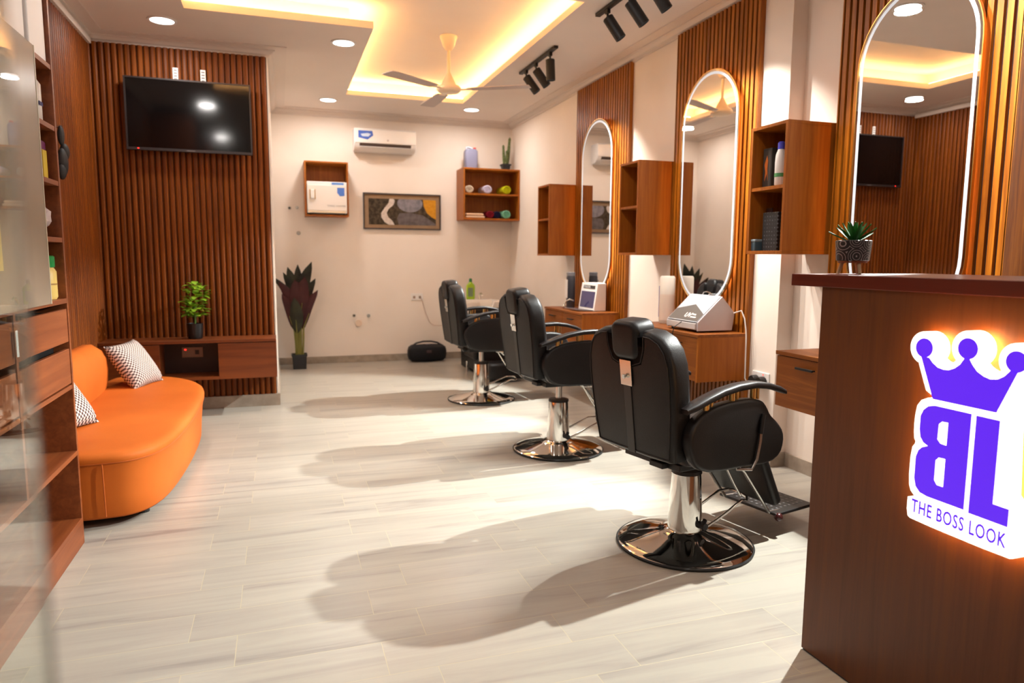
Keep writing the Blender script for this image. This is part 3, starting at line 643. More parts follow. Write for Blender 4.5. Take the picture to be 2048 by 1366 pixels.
# ------------------------------------------------------------------ barber chairs
def make_chair():
    t = thing('barber_chair', 'x', 'chair', (0, 0, 0), 'barber chairs')
    o = lambda n, mb, m, par=t, sm=None, label=None: obj(n, mb, m, par, sm, label)
    prof = [(.005, .002), (.285, .002), (.296, .006), (.298, .012), (.290, .018), (.25, .028), (.19, .042), (.13, .056), (.100, .064), (.086, .072), (.04, .074)]
    base = o('base', MB().lathe(prof, seg=64), M['chrome'], sm=50)
    o('rubber_ring', MB().lathe([(.29, .0005), (.302, .002), (.304, .010), (.299, .015), (.297, .012)], seg=64), M['rubber'], base, sm=50)
    col = o('column', MB().lathe([(.076, .072), (.071, .2), (.064, .328), (.058, .331)], seg=40), M['chrome'], sm=40)
    o('collar', MB().lathe([(.062, .329), (.068, .331), (.066, .345), (.03, .348)], seg=32), M['black_plastic'], col, sm=40)
    col2 = o('piston', MB().lathe([(.022, .30), (.022, .47)], seg=20), M['steel'], sm=40)
    o('foot_pump', MB().tube([(.03, -.088, .092), (.10, -.095, .120), (.17, -.10, .150), (.25, -.10, .185), (.285, -.10, .178), (.315, -.075, .182), (.325, .0, .19), (.31, .03, .19), (.25, .035, .19), (.16, .035, .155), (.06, .03, .12)], .0065, 10), M['chrome'], sm=True)
    o('pump_joint', MB().cyl((.02, -.07, .105), (.02, -.105, .105), .016).cyl((.02, -.085, .105), (.02, -.10, .135), .01), M['matte_black'], sm=40)
    # upper part
    o('seat_frame', MB().box(-.24, .20, -.17, .17, .405, .435, .004).box(-.27, -.22, -.10, -.02, .405, .43, .004), M['matte_black'])
    seat = o('seat', MB().pad(rrect(-.26, .25, -.235, .235, .05), 'z', .436, .555, .035, 5), M['black_leather'], sm=True)
    for s in (-1, 1):
        prof = [(-.30, .500), (-.322, .560), (-.312, .620), (-.262, .672), (-.175, .700), (-.07, .710), (.03, .710), (.095, .695), (.122, .668), (.146, .630), (.200, .590), (.236, .550), (.243, .502), (.224, .448), (.158, .418), (.01, .425), (-.19, .428), (-.27, .455)]
        sp = o('side_panel', MB().pad(smooth_poly(prof, 1), 'y', s*.245, s*.300, .016, 4), M['black_leather'], sm=60)
        # curved armrest
        path = [(-.335, .690), (-.29, .704), (-.22, .727), (-.14, .748), (-.05, .761), (.05, .764), (.13, .753), (.20, .734), (.245, .716)]
        rings = []
        for i, (x, z) in enumerate(path):
            hw = [.022, .030, .031, .030, .029, .028, .027, .026, .021][i]; th = [.010, .013, .013, .013, .013, .013, .013, .012, .009][i]
            cy = s*.275; rings.append([(x, cy+hw*c, z+th*d) for c, d in ((1, -.5), (.8, -1), (-.8, -1), (-1, -.5), (-1, .5), (-.8, 1), (.8, 1), (1, .5))])
        arm = o('armrest', MB().loft(rings), M['arm'], sm=50)
        for x, z0, z1 in ((-.215, .675, .722), (-.07, .70, .752), (.055, .70, .755)):
            o('armrest_post', MB().cyl((x, s*.275, z0), (x, s*.275, z1), .013, 14).cyl((x+.03, s*.275, z0), (x+.03, s*.275, z1), .006, 10), M['brass'], arm, sm=40)
    # backrest, built upright then leaned back
    lean = Matrix.Translation((-.295, 0, .50)) @ Matrix.Rotation(R(-7), 4, 'Y') @ Matrix.Translation((.295, 0, -.50))
    half = [(.0, .468), (.10, .465), (.20, .468), (.232, .475), (.245, .56), (.258, .68), (.262, .79), (.258, .87), (.240, .93), (.205, .972), (.15, .995), (.10, .998), (.092, .985), (.088, .93), (.07, .885), (.03, .872), (0, .870)]
    full = half[1:-1][::-1]; outl = [(0, .466)]+[(y, z) for y, z in half[1:-1]]+[(0, .870)]+[(-y, z) for y, z in half[1:-1][::-1]]
    back = o('backrest', MB().pad(outl, 'x', -.35, -.245, .028, 5).xform(lean), M['black_leather'], sm=60)
    o('back_groove', MB().box(-.354, -.348, -.022, .022, .475, .775, .002).xform(lean), M['black_plastic'], back)
    pip = [(-.350, y, z) for y, z in inset(outl, .020)]
    o('piping', MB().tube(pip+[pip[0]], .0028, 6).xform(lean), M['black_leather'], back, sm=True)
    hd = o('headrest', MB().pad(rrect(-.082, .082, .872, 1.035, .045, 6), 'x', -.362, -.245, .026, 5).xform(lean), M['black_leather'], sm=60)
    pl = o('headrest_plate', MB().box(-.3575, -.3545, -.034, .034, .765, .872, .001).xform(lean), M['steel'], label='shiny metal plate')
    o('plate_knob', MB().lathe([(.009, -.372), (.010, -.366), (.006, -.3575)], (0, 0, .805), 12, 'x').xform(lean), M['chrome'], pl, sm=True)
    # recline lever on the right-hand side
    lv = o('recline_lever', MB().tube([(.082, -.306, .610), (.072, -.31, .53), (.055, -.31, .455), (.03, -.306, .415), (-.03, -.28, .418)], .0065, 8), M['steel'], sm=True)
    o('lever_grip', MB().tube([(.090, -.306, .640), (.083, -.307, .615), (.074, -.309, .56)], .0095, 10), M['black_plastic'], lv, sm=True)
    # leg rest and foot plate
    leg = Matrix.Translation((.245, 0, .43)) @ Matrix.Rotation(R(-27), 4, 'Y') @ Matrix.Translation((-.245, 0, -.43))
    o('leg_rest', MB().pad(rrect(-.19, .19, .125, .425, .03), 'x', .222, .268, .018, 4).xform(leg), M['black_leather'], sm=60)
    ft = o('foot_plate', MB().box(.385, .66, -.17, .17, .098, .112, .004), M['black_plastic'])
    mb = MB()
    for i in range(8):
        for j in range(9): mb.cyl((.42+i*.030, -.12+j*.03, .1121), (.42+i*.030, -.12+j*.03, .1132), .006, 8)
    o('grip_dots', mb, flat((96, 94, 94), .35), ft)
    o('foot_frame', MB().tube([(.10, -.13, .41), (.20, -.13, .33), (.38, -.13, .11), (.66, -.13, .092)], .008), M['steel'], ft, sm=True)
    o('foot_frame', MB().tube([(.10, .13, .41), (.20, .13, .33), (.38, .13, .11), (.66, .13, .092)], .008), M['steel'], ft, sm=True)
    o('foot_wheel', MB().ball((.40, -.17, .095), .02, seg=12), flat((60, 20, 20), .3), ft, sm=True)
    o('link_rod', MB().tube([(.02, -.17, .41), (.08, -.175, .31), (.12, -.18, .25)], .005), M['steel'], sm=True)
    return t
ch = make_chair()
LOW = {'base', 'column', 'foot_pump', 'pump_joint', 'piston'}
def raise_seat(root, dz, dx=0):
    for c in root.children:
        if c.name.split('.')[0] not in LOW: c.location.z += dz; c.location.x += dx
        elif c.name.split('.')[0] == 'piston': c.location.z += dz*.6
c2 = dup(ch, (1.745, 4.24, 0), R(5), 'black barber chair with chrome base, middle of the three', 'barber chairs'); raise_seat(c2, .055, .06)
c1 = dup(ch, (1.71, 6.0, 0), R(3), 'black barber chair with chrome base, farthest, in front of the wash basin', 'barber chairs'); raise_seat(c1, .05, .07)
raise_seat(ch, 0, .025); ch.location = (1.70, 2.62, 0); ch.rotation_euler = (0, 0, R(13)); ch['label'] = 'black barber chair with chrome base, nearest, beside the reception counter'

# ------------------------------------------------------------------ wash station behind the far chair
t = thing('wash_station', 'black shampoo chair with white ceramic basin in the back right corner', 'wash station', (2.25, 7.5, 0))
bx0, bx1 = 1.97, 2.45
mb = MB()
notch = [(bx0, .64), (bx0+.02, .60), (bx1-.02, .60), (bx1, .64), (bx1, .785)]+[(2.21+.085*math.cos(R(a)), .790+.085*math.sin(R(a))*1.0) for a in range(0, -181, -20)]+[(bx0, .785)]
mb.prism(notch, 'y', 7.52, 7.56, .008); mb.prism([(bx0, .785), (bx0+.01, .64), (bx0+.06, .58), (bx1-.06, .58), (bx1-.01, .64), (bx1, .785), (bx1-.03, .785), (bx1-.06, .64), (bx0+.06, .64), (bx0+.03, .785)], 'y', 7.56, 8.02, .004)
mb.box(bx0, bx1, 8.0, 8.10, .62, .785, .01)
obj('basin', mb, M['white_glossy'], t, sm=40, label='white ceramic basin with a neck notch')
obj('faucet', MB().cyl((2.27, 8.03, .785), (2.27, 8.03, .86), .013).tube([(2.27, 8.03, .855), (2.27, 7.97, .865), (2.27, 7.93, .84)], .009), M['chrome'], t, sm=40)
obj('pedestal', MB().box(2.03, 2.39, 7.62, 8.02, .0, .60, .02), M['black_plastic'], t)
obj('seat', MB().pad(rrect(1.97, 2.45, 7.02, 7.50, .05), 'z', .36, .48, .03), M['black_leather'], t, sm=60)
obj('backrest', MB().pad(rrect(1.99, 2.43, .42, .72, .05), 'y', 7.44, 7.52, .03), M['black_leather'], t, sm=60)
obj('seat_base', MB().box(1.99, 2.43, 7.05, 7.62, .05, .36, .02), M['black_leather'], t)
obj('leg_rest', MB().pad(rrect(2.00, 2.42, 6.74, 7.03, .04), 'z', .03, .20, .03), M['black_leather'], t, sm=60)
obj('front_leg', MB().cyl((1.985, 7.55, 0), (1.985, 7.55, .12), .012), M['chrome'], t)
for s in (0, 1):
    xx = 1.955+s*.51
    arm = obj('armrest', MB().tube([(xx, 7.55, .62), (xx, 7.4, .65), (xx, 7.2, .655), (xx, 7.05, .63)], .02, 10), M['arm'], t, sm=True)
    obj('side_panel', MB().box(xx-.025, xx+.025, 7.05, 7.5, .2, .58, .02), M['black_leather'], t)
    for yy in (7.45, 7.3, 7.15): obj('armrest_post', MB().cyl((xx, yy, .57), (xx, yy, .64), .011), M['brass'], arm)
t = thing('shampoo_bottle', 'green bottle with a green cap standing on the basin back edge', 'bottle', (2.16, 8.05, .785))
obj('bottle_body', MB().loft([[(2.16+x, 8.05+y, z) for x, y in rrect(-w_, w_, -.03, .03, .02, 3)] for w_, z in ((.045, .786), (.05, .80), (.052, .93), (.048, .955), (.02, .985), (.014, .992))]), mat('green_liquid', (150, 186, 40), .25), t, sm=True)
obj('cap', MB().lathe([(.018, .992), (.018, 1.025), (.01, 1.034)], (2.16, 8.05, 0), 14), flat((30, 110, 50)), t, sm=True)
obj('printed_label', MB().box(2.122, 2.182, 8.017, 8.0195, .82, .925, .0008), flat((110, 130, 100)), t)

# ------------------------------------------------------------------ back wall
t = thing('air_conditioner', 'white split air conditioner with a blue sticker high on the back wall', 'air conditioner', (1.235, 8.52, 2.51))
x0, x1, zb, zt = .875, 1.595, 2.508, 2.767
pr = [(8.43, zb+.085), (8.425, zb+.12), (8.428, zt-.03), (8.445, zt-.004), (8.60, zt), (YB, zt), (YB, zb+.02), (8.60, zb), (8.50, zb+.012), (8.455, zb+.05)]
obj('casing', MB().prism(pr, 'x', x0, x1, .008), M['white'], t, sm=40)
obj('front_panel', MB().prism([(8.421, zb+.09), (8.418, zb+.12), (8.421, zt-.02), (8.428, zt-.012), (8.432, zt-.02), (8.432, zb+.09)], 'x', x0+.003, x1-.003, .003), mat('ac_gloss', (238, 232, 226), .2, coat=.3), t)
obj('air_slot', MB().prism([(8.452, zb+.052), (8.43, zb+.086), (8.426, zb+.084), (8.448, zb+.048)], 'x', x0+.06, x1-.06), flat((84, 66, 56)), t)
obj('louver', MB().prism([(8.50, zb+.004), (8.425, zb+.05), (8.421, zb+.046), (8.496, zb-.002)], 'x', x0+.06, x1-.06, .001), M['white'], t)
obj('blue_sticker', MB().prism([(x0+.045, zt-.035), (x0+.045, zt-.115), (x0+.15, zt-.135), (x0+.215, zt-.085), (x0+.205, zt-.035)], 'y', 8.4165, 8.4185), flat((70, 104, 190)), t)
obj('sticker_patch', MB().prism([(x0+.07, zt-.075), (x0+.09, zt-.10), (x0+.16, zt-.10), (x0+.19, zt-.07), (x0+.15, zt-.06)], 'y', 8.4158, 8.4166), flat((200, 215, 235)), t)
obj('badge', MB().lathe([(.012, 8.4165), (.012, 8.4185)], (1.26, 0, zb+.125), 16, 'y'), flat((190, 176, 170)), t)
# towel warmer in its box
t = thing('wall_cabinet', 'small open wooden wall box holding the white towel warmer', 'cabinet', (.548, 8.48, 1.74))
open_box(t, .306, .790, 8.345, YB-.001, 1.738, 2.352, [], M['cab'], 'y')
t = thing('towel_warmer', 'white towel warmer with blue stickers inside the wall box', 'towel warmer', (.548, 8.45, 1.757))
obj('casing', MB().box(.328, .768, 8.33, 8.60, 1.772, 2.125, .006), M['white'], t)
d = obj('door', MB().box(.330, .766, 8.312, 8.329, 1.80, 2.085, .004), flat((236, 226, 218), .3), t)
obj('handle', MB().box(.365, .41, 8.296, 8.312, 1.93, 2.03, .006), M['white'], d); obj('handle_trim', MB().box(.356, .364, 8.300, 8.312, 1.925, 2.035, .002).box(.411, .419, 8.300, 8.312, 1.925, 2.035, .002), M['brass'], d)
obj('blue_sticker', MB().box(.60, .735, 8.3285, 8.3297, 2.092, 2.118), flat((96, 140, 206)), t); obj('blue_sticker', MB().prism([(.66, 2.06), (.74, 2.06), (.74, 1.97), (.69, 1.965), (.66, 2.0)], 'y', 8.3108, 8.312), flat((80, 120, 200)), d)
text_obj('lettering', 'TOWEL WARMER', .026, .0005, face_negy(.545, 8.3115, 1.845), flat((150, 140, 132)), d)
obj('tray', MB().box(.34, .75, 8.30, 8.33, 1.776, 1.795, .004), M['cream'], t)
for xx in (.36, .735): obj('foot', MB().cyl((xx, 8.36, 1.7565), (xx, 8.36, 1.7725), .012), M['rubber'], t)
# picture
t = thing('framed_picture', 'long framed abstract painting in brown, grey and orange on the back wall', 'picture', (1.455, 8.62, 1.614))
a, b_, c_, d_ = .982, 1.928, 1.615, 2.045
mb = MB(); ring_prism(mb, [(a, c_), (b_, c_), (b_, d_), (a, d_)], [(a+.014, c_+.014), (b_-.014, c_+.014), (b_-.014, d_-.014), (a+.014, d_-.014)], 'y', YB-.03, YB-.001)
obj('frame', mb, flat((58, 50, 50), .35), t)
obj('mount_board', MB().box(a+.014, b_-.014, YB-.012, YB-.001, c_+.014, d_-.014), noisy('mount_card', (140, 112, 84), (150, 122, 94), 6, .8), t)
A, B_, C_, D_ = a+.065, b_-.06, c_+.055, d_-.065
cv = obj('canvas', MB().box(A, B_, YB-.0145, YB-.012, C_, D_), noisy('canvas_brown', (46, 36, 26), (84, 70, 52), 26, .85), t)
def clip(poly):  # keep points inside the canvas
    return [(min(max(x, A), B_), min(max(z, C_), D_)) for x, z in poly]
H_ = D_-C_
yy = YB-.0147
sb = [(A+.30, D_), (A+.315, D_-.02), (A+.30, D_-.07), (A+.24, D_-.12), (A+.215, D_-.17), (A+.235, D_-.22), (A+.28, D_-.26), (A+.31, C_), (A+.24, C_), (A+.19, C_+.03), (A+.15, C_+.09), (A+.15, C_+.14), (A+.19, C_+.20), (A+.24, D_-.05), (A+.25, D_)]
obj('painted_shape', MB().prism(sb, 'y', yy, yy+.0003), noisy('paint_white', (188, 174, 164), (206, 194, 184), 30, .8), cv)
obj('painted_shape', MB().prism(clip([(A+.50+.155*math.cos(R(k)), D_-.05+.105*math.sin(R(k))) for k in range(0, 360, 12)]), 'y', yy-.0002, yy+.0003), noisy('paint_grey', (112, 108, 114), (140, 134, 140), 18, .8), cv)
obj('painted_shape', MB().prism(clip([(A+.36, C_), (A+.34, C_+.08), (A+.37, C_+.14), (A+.50, C_+.15), (A+.66, C_+.12), (A+.82, C_+.02), (A+.82, C_)]), 'y', yy-.0001, yy+.0003), noisy('paint_dark_grey', (84, 76, 76), (104, 96, 96), 18, .8), cv)
obj('painted_shape', MB().prism(clip([(B_, D_), (A+.66, D_), (A+.67, D_-.08), (A+.71, D_-.16), (A+.77, D_-.21), (B_, D_-.235)]), 'y', yy-.0003, yy+.0003), noisy('paint_ochre', (186, 126, 24), (200, 140, 34), 30, .8), cv)
# corner shelf with towels
t = thing('towel_shelf', 'open two-tier wooden wall shelf with rolled towels in the back right corner', 'shelf', (2.49, 8.45, 1.736))
sx0, sx1, sy0 = 2.136, XR-.002, 8.285
open_box(t, sx0, sx1, sy0, YB-.001, 1.738, 2.355, [2.055], M['cab'], 'y', .02)
def towel_roll(lab, x, y0, y1, z, r, col, sq=1.0):
    t = thing('rolled_towel', lab, 'towel', (x, (y0+y1)/2, z))
    m1 = noisy('towel_%d' % int(col[0]+col[1]*2), col, tuple(min(255, int(c*1.08)+4) for c in col), 60, .95, .1, .5, 500)
    rings = []
    for k, y in enumerate((y0+.012, y0, y0+.004, (y0+y1)/2, y1-.01, y1)):
        rr = r*(.55, .82, 1, 1.02, 1, .8)[k]; rings.append([(x+rr*math.cos(2*PI*i/20)*1.06, y, z+.003+r*sq+rr*sq*math.sin(2*PI*i/20)) for i in range(20)])
    roll = obj('roll', MB().loft(rings), m1, t, sm=True)
    sp = [(x+(r*.12+r*.75*i/30)*math.cos(i*.5), y0+.004-.003, z+r*sq+(r*.12+r*.75*i/30)*sq*math.sin(i*.5)) for i in range(31)]
    obj('spiral_fold', MB().tube(sp, r*.07, 6), m1, roll, sm=True)
    return t
towel_roll('cream white rolled towel, left on the upper tier of the corner shelf', 2.225, 8.33, 8.58, 2.056, .046, (196, 180, 160))
towel_roll('lilac white rolled towel, middle of the upper tier of the corner shelf', 2.45, 8.32, 8.58, 2.056, .050, (196, 188, 208))
towel_roll('lime green rolled towel, right on the upper tier of the corner shelf', 2.69, 8.30, 8.58, 2.056, .050, (178, 176, 22))
towel_roll('maroon rolled towel on the lower tier of the corner shelf', 2.485, 8.32, 8.58, 1.759, .045, (112, 20, 34))
towel_roll('navy rolled towel on the lower tier of the corner shelf', 2.585, 8.36, 8.58, 1.759, .045, (34, 34, 62))
towel_roll('mint green rolled towel on the lower tier of the corner shelf', 2.69, 8.31, 8.58, 1.759, .050, (112, 172, 142))
for i, (z, c, lab) in enumerate(((1.759, (214, 186, 160), 'beige folded towel, bottom one of the stack on the corner shelf'), (1.789, (226, 190, 156), 'peach folded towel, topmost of the stack on the corner shelf'))):
    solo('folded_towel', MB().box(2.18, 2.42-i*.015, 8.33, 8.56, z+.0005, z+.029, .012, 3), noisy('folded_%d' % i, c, tuple(min(255, v+8) for v in c), 60, .95, .1, .4, 500), lab, 'towel', sm=50)
t = thing('jerrycan', 'blue-grey translucent jerrycan with a red cap on top of the corner shelf', 'canister', (2.27, 8.45, 2.355))
rings = [[(2.27+x, 8.45+y, z) for x, y in rrect(-w_, w_, -.06, .06, .03, 4)] for w_, z in ((.072, 2.3555), (.08, 2.37), (.081, 2.54), (.078, 2.57), (.06, 2.59))]
obj('canister_body', MB().loft(rings), mat('canister_plastic', (132, 132, 158), .35), t, sm=50)
obj('handle', MB().tube([(2.215, 8.45, 2.582), (2.215, 8.45, 2.61), (2.24, 8.45, 2.617), (2.28, 8.45, 2.610), (2.29, 8.45, 2.585)], .012, 10), flat((208, 206, 216)), t, sm=True)
obj('cap', MB().lathe([(.018, 2.588), (.019, 2.612), (.015, 2.616)], (2.32, 8.45, 0), 18), flat((200, 70, 62)), t, sm=True)
t = thing('potted_cactus', 'tall green cactus in a small black pot on top of the corner shelf', 'potted plant', (2.72, 8.45, 2.355))
obj('pot', MB().loft([[(2.72+x, 8.45+y, z) for x, y in rrect(-w_, w_, -w_, w_, .01, 3)] for w_, z in ((.042, 2.3555), (.050, 2.415), (.058, 2.418), (.059, 2.435), (.052, 2.436), (.048, 2.425))]), flat((34, 34, 40), .5), t, sm=40)
def cactus(x, y, z0, z1, r, lean=0):
    mb = MB(); rings = []
    for k in range(15):
        f = k/14; rr = r*(.75+.25*math.sin(PI*min(1, f*1.3))) if f < .86 else r*.95*math.sqrt(max(.02, 1-((f-.86)/.14)**2))
        rings.append([(x+lean*f+rr*(1+.16*math.cos(8*a))*math.cos(a), y+rr*(1+.16*math.cos(8*a))*math.sin(a), z0+(z1-z0)*f) for a in [2*PI*i/48 for i in range(48)]])
    return mb.loft(rings)
cm = noisy('cactus_green', (70, 84, 46), (122, 128, 80), 60, .7)
obj('cactus_stem', cactus(2.742, 8.45, 2.425, 2.765, .019, .03), cm, t, sm=True); obj('cactus_stem', cactus(2.70, 8.45, 2.425, 2.67, .017, -.012), cm, t, sm=True); obj('cactus_stem', cactus(2.722, 8.42, 2.425, 2.60, .014), cm, t, sm=True)
# water valves
for x, z, r, lab in ((.851, .572, .02, 'dark water pipe stub low on the back wall, left of the pair'), (1.025, .568, .022, 'chrome water pipe stub low on the back wall, right of the pair'), (.141, 1.838, .02, 'dark pipe stub high on the back wall near the towel warmer'), (.224, 1.846, .02, 'chrome pipe stub high on the back wall, right beside the towel warmer'), (.233, 1.552, .024, 'chrome pipe stub on the back wall below the towel warmer')):
    t = thing('pipe_stub', lab, 'pipe fitting', (x, YB, z)); obj('flange', MB().lathe([(r*.9, YB-.012), (r, YB-.008), (r, YB-.001)], (x, 0, z), 20, 'y'), M['steel'], t, sm=40)
    obj('plug', MB().lathe([(r*.5, YB-.03), (r*.6, YB-.028), (r*.6, YB-.012)], (x, 0, z), 16, 'y'), M['steel'] if 'chrome' in lab else flat((90, 84, 70), .4, metal=.8), t, sm=40)
solo('drain_cover', MB().lathe([(.038, YB-.02), (.042, YB-.014), (.042, YB-.001)], (.903, 0, .479), 28, 'y'), flat((222, 200, 178), .4), 'round cream drain cover low on the back wall', 'drain cover', sm=40)
# tall plant
t = thing('potted_plant', 'tall dark burgundy leafy plant in a square black pot by the back wall', 'potted plant', (.195, 8.30, 0))
obj('pot', MB().loft([[(.195+x, 8.30+y, z) for x, y in rrect(-w_, w_, -w_, w_, .012, 3)] for w_, z in ((.072, .0), (.078, .145), (.086, .147), (.086, .168), (.078, .169), (.074, .155))]), flat((36, 36, 40), .5), t, sm=40)
obj('soil', MB().box(.125, .265, 8.23, 8.37, .14, .158), flat((60, 74, 40), .9), t)
rnd = random.Random(11); lm = noisy('burgundy_leaf', (56, 16, 22), (72, 30, 30), 7, .5, .3); lm2 = noisy('dark_green_leaf', (30, 28, 22), (52, 52, 38), 7, .5, .3); sm_ = mat('plant_stalk', (124, 120, 54), .5)
leaves = [(-.05, .00, .62, 1.06, -.22, .09), (-.04, -.03, .58, 1.00, -.16, .11), (-.02, .02, .66, 1.16, -.08, .10), (.0, -.03, .50, 1.02, -.03, .13), (.01, .02, .62, 1.19, .0, .09), (.02, -.03, .56, 1.05, .06, .13), (.03, .02, .60, 1.22, .13, .12), (.05, -.02, .46, .90, .17, .11), (.06, .02, .58, 1.03, .14, .11), (-.05, -.02, .44, .86, -.12, .10), (-.02, -.04, .40, .82, -.02, .11), (.05, .02, .44, .74, .05, .07), (-.01, .03, .60, 1.10, -.14, .10), (.02, .0, .5, 1.0, -.02, .12)]
for i, (bx, by, z0, z1, dx, wd) in enumerate(leaves):
    mb = MB(); bp = Vector((.195+bx, 8.30+by, z0)); tp = Vector((.195+bx+dx, 8.30+by-.02+rnd.uniform(-.05, .02), z1)); side = Vector((1, rnd.uniform(-.25, .25), 0)).normalized(); nn = Vector((side.y, -side.x, 0))
    rings = []
    for k in range(9):
        f = k/8; c = bp.lerp(tp, f)+Vector((dx*.35*math.sin(PI*f)*-1, 0, .0)); ww = wd*.68*(math.sin(PI*(f**.95))**.7 if 0 < f < 1 else .03); rings.append([c-side*ww-nn*ww*.25, c+nn*.002, c+side*ww-nn*ww*.25, c-nn*.003])
    mb.loft(rings); lf = obj('leaf', mb, lm if i % 2 else lm2, t, sm=60)
    q0 = Vector((.195+bx*.7, 8.30+by*.8, .15)); obj('stalk', MB().tube([q0, q0.lerp(bp, .5)+Vector((.004, 0, 0)), bp, bp.lerp(tp, .4)], [.009, .008, .007, .003], 8), sm_, lf, sm=True)
# boombox
t = thing('boombox', 'black portable boombox speaker with a carry handle on the floor by the back wall', 'speaker', (1.71, 8.45, 0))
rings = []
for x, ry, rz in ((-.235, .05, .045), (-.225, .075, .075), (-.19, .095, .10), (0, .10, .108), (.19, .095, .10), (.225, .075, .075), (.235, .05, .045)):
    rings.append([(1.71+x, 8.45+ry*math.copysign(abs(math.cos(a))**.7, math.cos(a)), .11+rz*math.copysign(abs(math.sin(a))**.7, math.sin(a))) for a in [2*PI*i/32 for i in range(32)]])
obj('speaker_body', MB().loft(rings), noisy('speaker_mesh', (14, 14, 17), (24, 24, 28), 120, .7, .3), t, sm=50)
obj('carry_handle', MB().tube([(1.52, 8.45, .195), (1.58, 8.45, .232), (1.66, 8.45, .25), (1.76, 8.45, .25), (1.84, 8.45, .232), (1.90, 8.45, .195)], .011, 10), flat((44, 42, 44)), t, sm=True)
obj('badge', MB().box(1.685, 1.745, 8.338, 8.345, .12, .15, .002), flat((60, 40, 44)), t); obj('control_strip', MB().box(1.69, 1.74, 8.42, 8.45, .2165, .2205, .001), flat((150, 150, 160)), t)

# ------------------------------------------------------------------ television wall
t = thing('television', 'flat black television mounted on the ribbed wood wall', 'television', (-.63, 6.2, 2.09))
tx0, tx1, tz0, tz1, ty = -1.085, -.172, 2.092, 2.642, 6.185
obj('rear_housing', MB().box(tx0+.05, tx1-.05, ty+.03, ty+.065, tz0+.05, tz1-.05, .01), M['black_plastic'], t)
mb = MB(); ring_prism(mb, [(tx0, tz0), (tx1, tz0), (tx1, tz1), (tx0, tz1)], [(tx0+.012, tz0+.02), (tx1-.012, tz0+.02), (tx1-.012, tz1-.012), (tx0+.012, tz1-.012)], 'y', ty-.006, ty+.03)
obj('bezel', mb, M['bezel'], t)
obj('screen', MB().box(tx0+.0115, tx1-.0115, ty, ty+.029, tz0+.0195, tz1-.0115), M['screen'], t)
obj('standby_light', MB().box(tx0+.075, tx0+.087, ty-.0068, ty-.0058, tz0+.008, tz0+.015), M['red_led'], t)
obj('maker_badge', MB().box(-.66, -.60, ty-.0066, ty-.0058, tz0+.006, tz0+.011), flat((120, 110, 110), .3), t)
for xx in (-.725, -.525):
    mb = MB(); mb.box(xx-.019, xx+.019, 6.252, 6.262, 2.50, 2.745, .001)
    br = obj('wall_bracket', mb, M['white'], t, label='white perforated bracket arm')
    mb = MB()
    for k in range(4): mb.box(xx-.012, xx+.012, 6.2512, 6.2522, 2.655+k*.022, 2.665+k*.022)
    obj('bracket_slots', mb, flat((120, 110, 108)), br)
t = thing('tv_unit', 'long floating wooden television unit with an open niche under the television', 'tv unit', (-.69, 6.13, .29))
uy, ux0, ux1 = 5.965, XL+.036, XT-.004
obj('top_board', MB().box(ux0, ux1, uy-.006, YT-.037, .59, .612, .0015), M['tvunit'], t)
obj('drawer_front', MB().box(ux0, -.900, uy, uy+.018, .295, .584, .001), M['tvunit'], t); obj('drawer_front', MB().box(-.478, ux1, uy, uy+.018, .295, .584, .001), M['tvunit'], t)
obj('carcass', MB().box(ux0, -.905, uy+.0185, YT-.037, .295, .589), M['tvunit'], t); obj('carcass', MB().box(-.473, ux1, uy+.0185, YT-.037, .295, .589), M['tvunit'], t)
obj('niche_floor', MB().box(-.9045, -.4735, uy, YT-.037, .295, .318), M['tvunit'], t); obj('niche_back', MB().box(-.9045, -.4735, YT-.06, YT-.037, .3185, .589), flat((48, 22, 14)), t)
t = thing('wall_socket', 'double socket with a red light inside the niche of the television unit', 'socket', (-.70, 6.235, .48))
obj('plate', MB().box(-.775, -.615, 6.23, 6.2395, .445, .53, .003), flat((150, 120, 104), .4), t); obj('indicator', MB().box(-.755, -.74, 6.2285, 6.2299, .505, .515), M['red_led'], t); obj('outlet', MB().box(-.675, -.645, 6.2285, 6.2299, .47, .505), M['black_plastic'], t)
t = thing('potted_plant', 'small bright green leafy plant in a black pot on the television unit', 'potted plant', (-.655, 6.12, .612))
gx, gy = -.655, 6.12
obj('pot', MB().lathe([(.048, .6125), (.055, .62), (.060, .72), (.062, .735), (.052, .737), (.05, .72)], (gx, gy, 0), 28), flat((20, 20, 22), .35), t, sm=40)
obj('stem', MB().tube([(gx, gy, .71), (gx+.005, gy, .80), (gx, gy, .88)], .008), mat('green_stem', (70, 100, 30), .6), t, sm=True)
mb = MB(); rnd = random.Random(5)
for k in range(110):
    f = rnd.random(); z = .78+.27*f; rad = .09*math.sin(PI*(.18+.70*f))*rnd.uniform(.35, 1); a = rnd.uniform(0, 2*PI)
    c = (gx+rad*math.cos(a)+(.02 if f > .6 else -.0), gy+rad*math.sin(a), z)
    leaf(mb, c, (math.cos(a), math.sin(a), rnd.uniform(-.1, 1.0)), rnd.uniform(.05, .08), rnd.uniform(.045, .06), .3, .0008, 4, .2)
obj('foliage', mb, noisy('bright_green_leaf', (84, 128, 18), (140, 176, 40), 14, .5), t, sm=60)

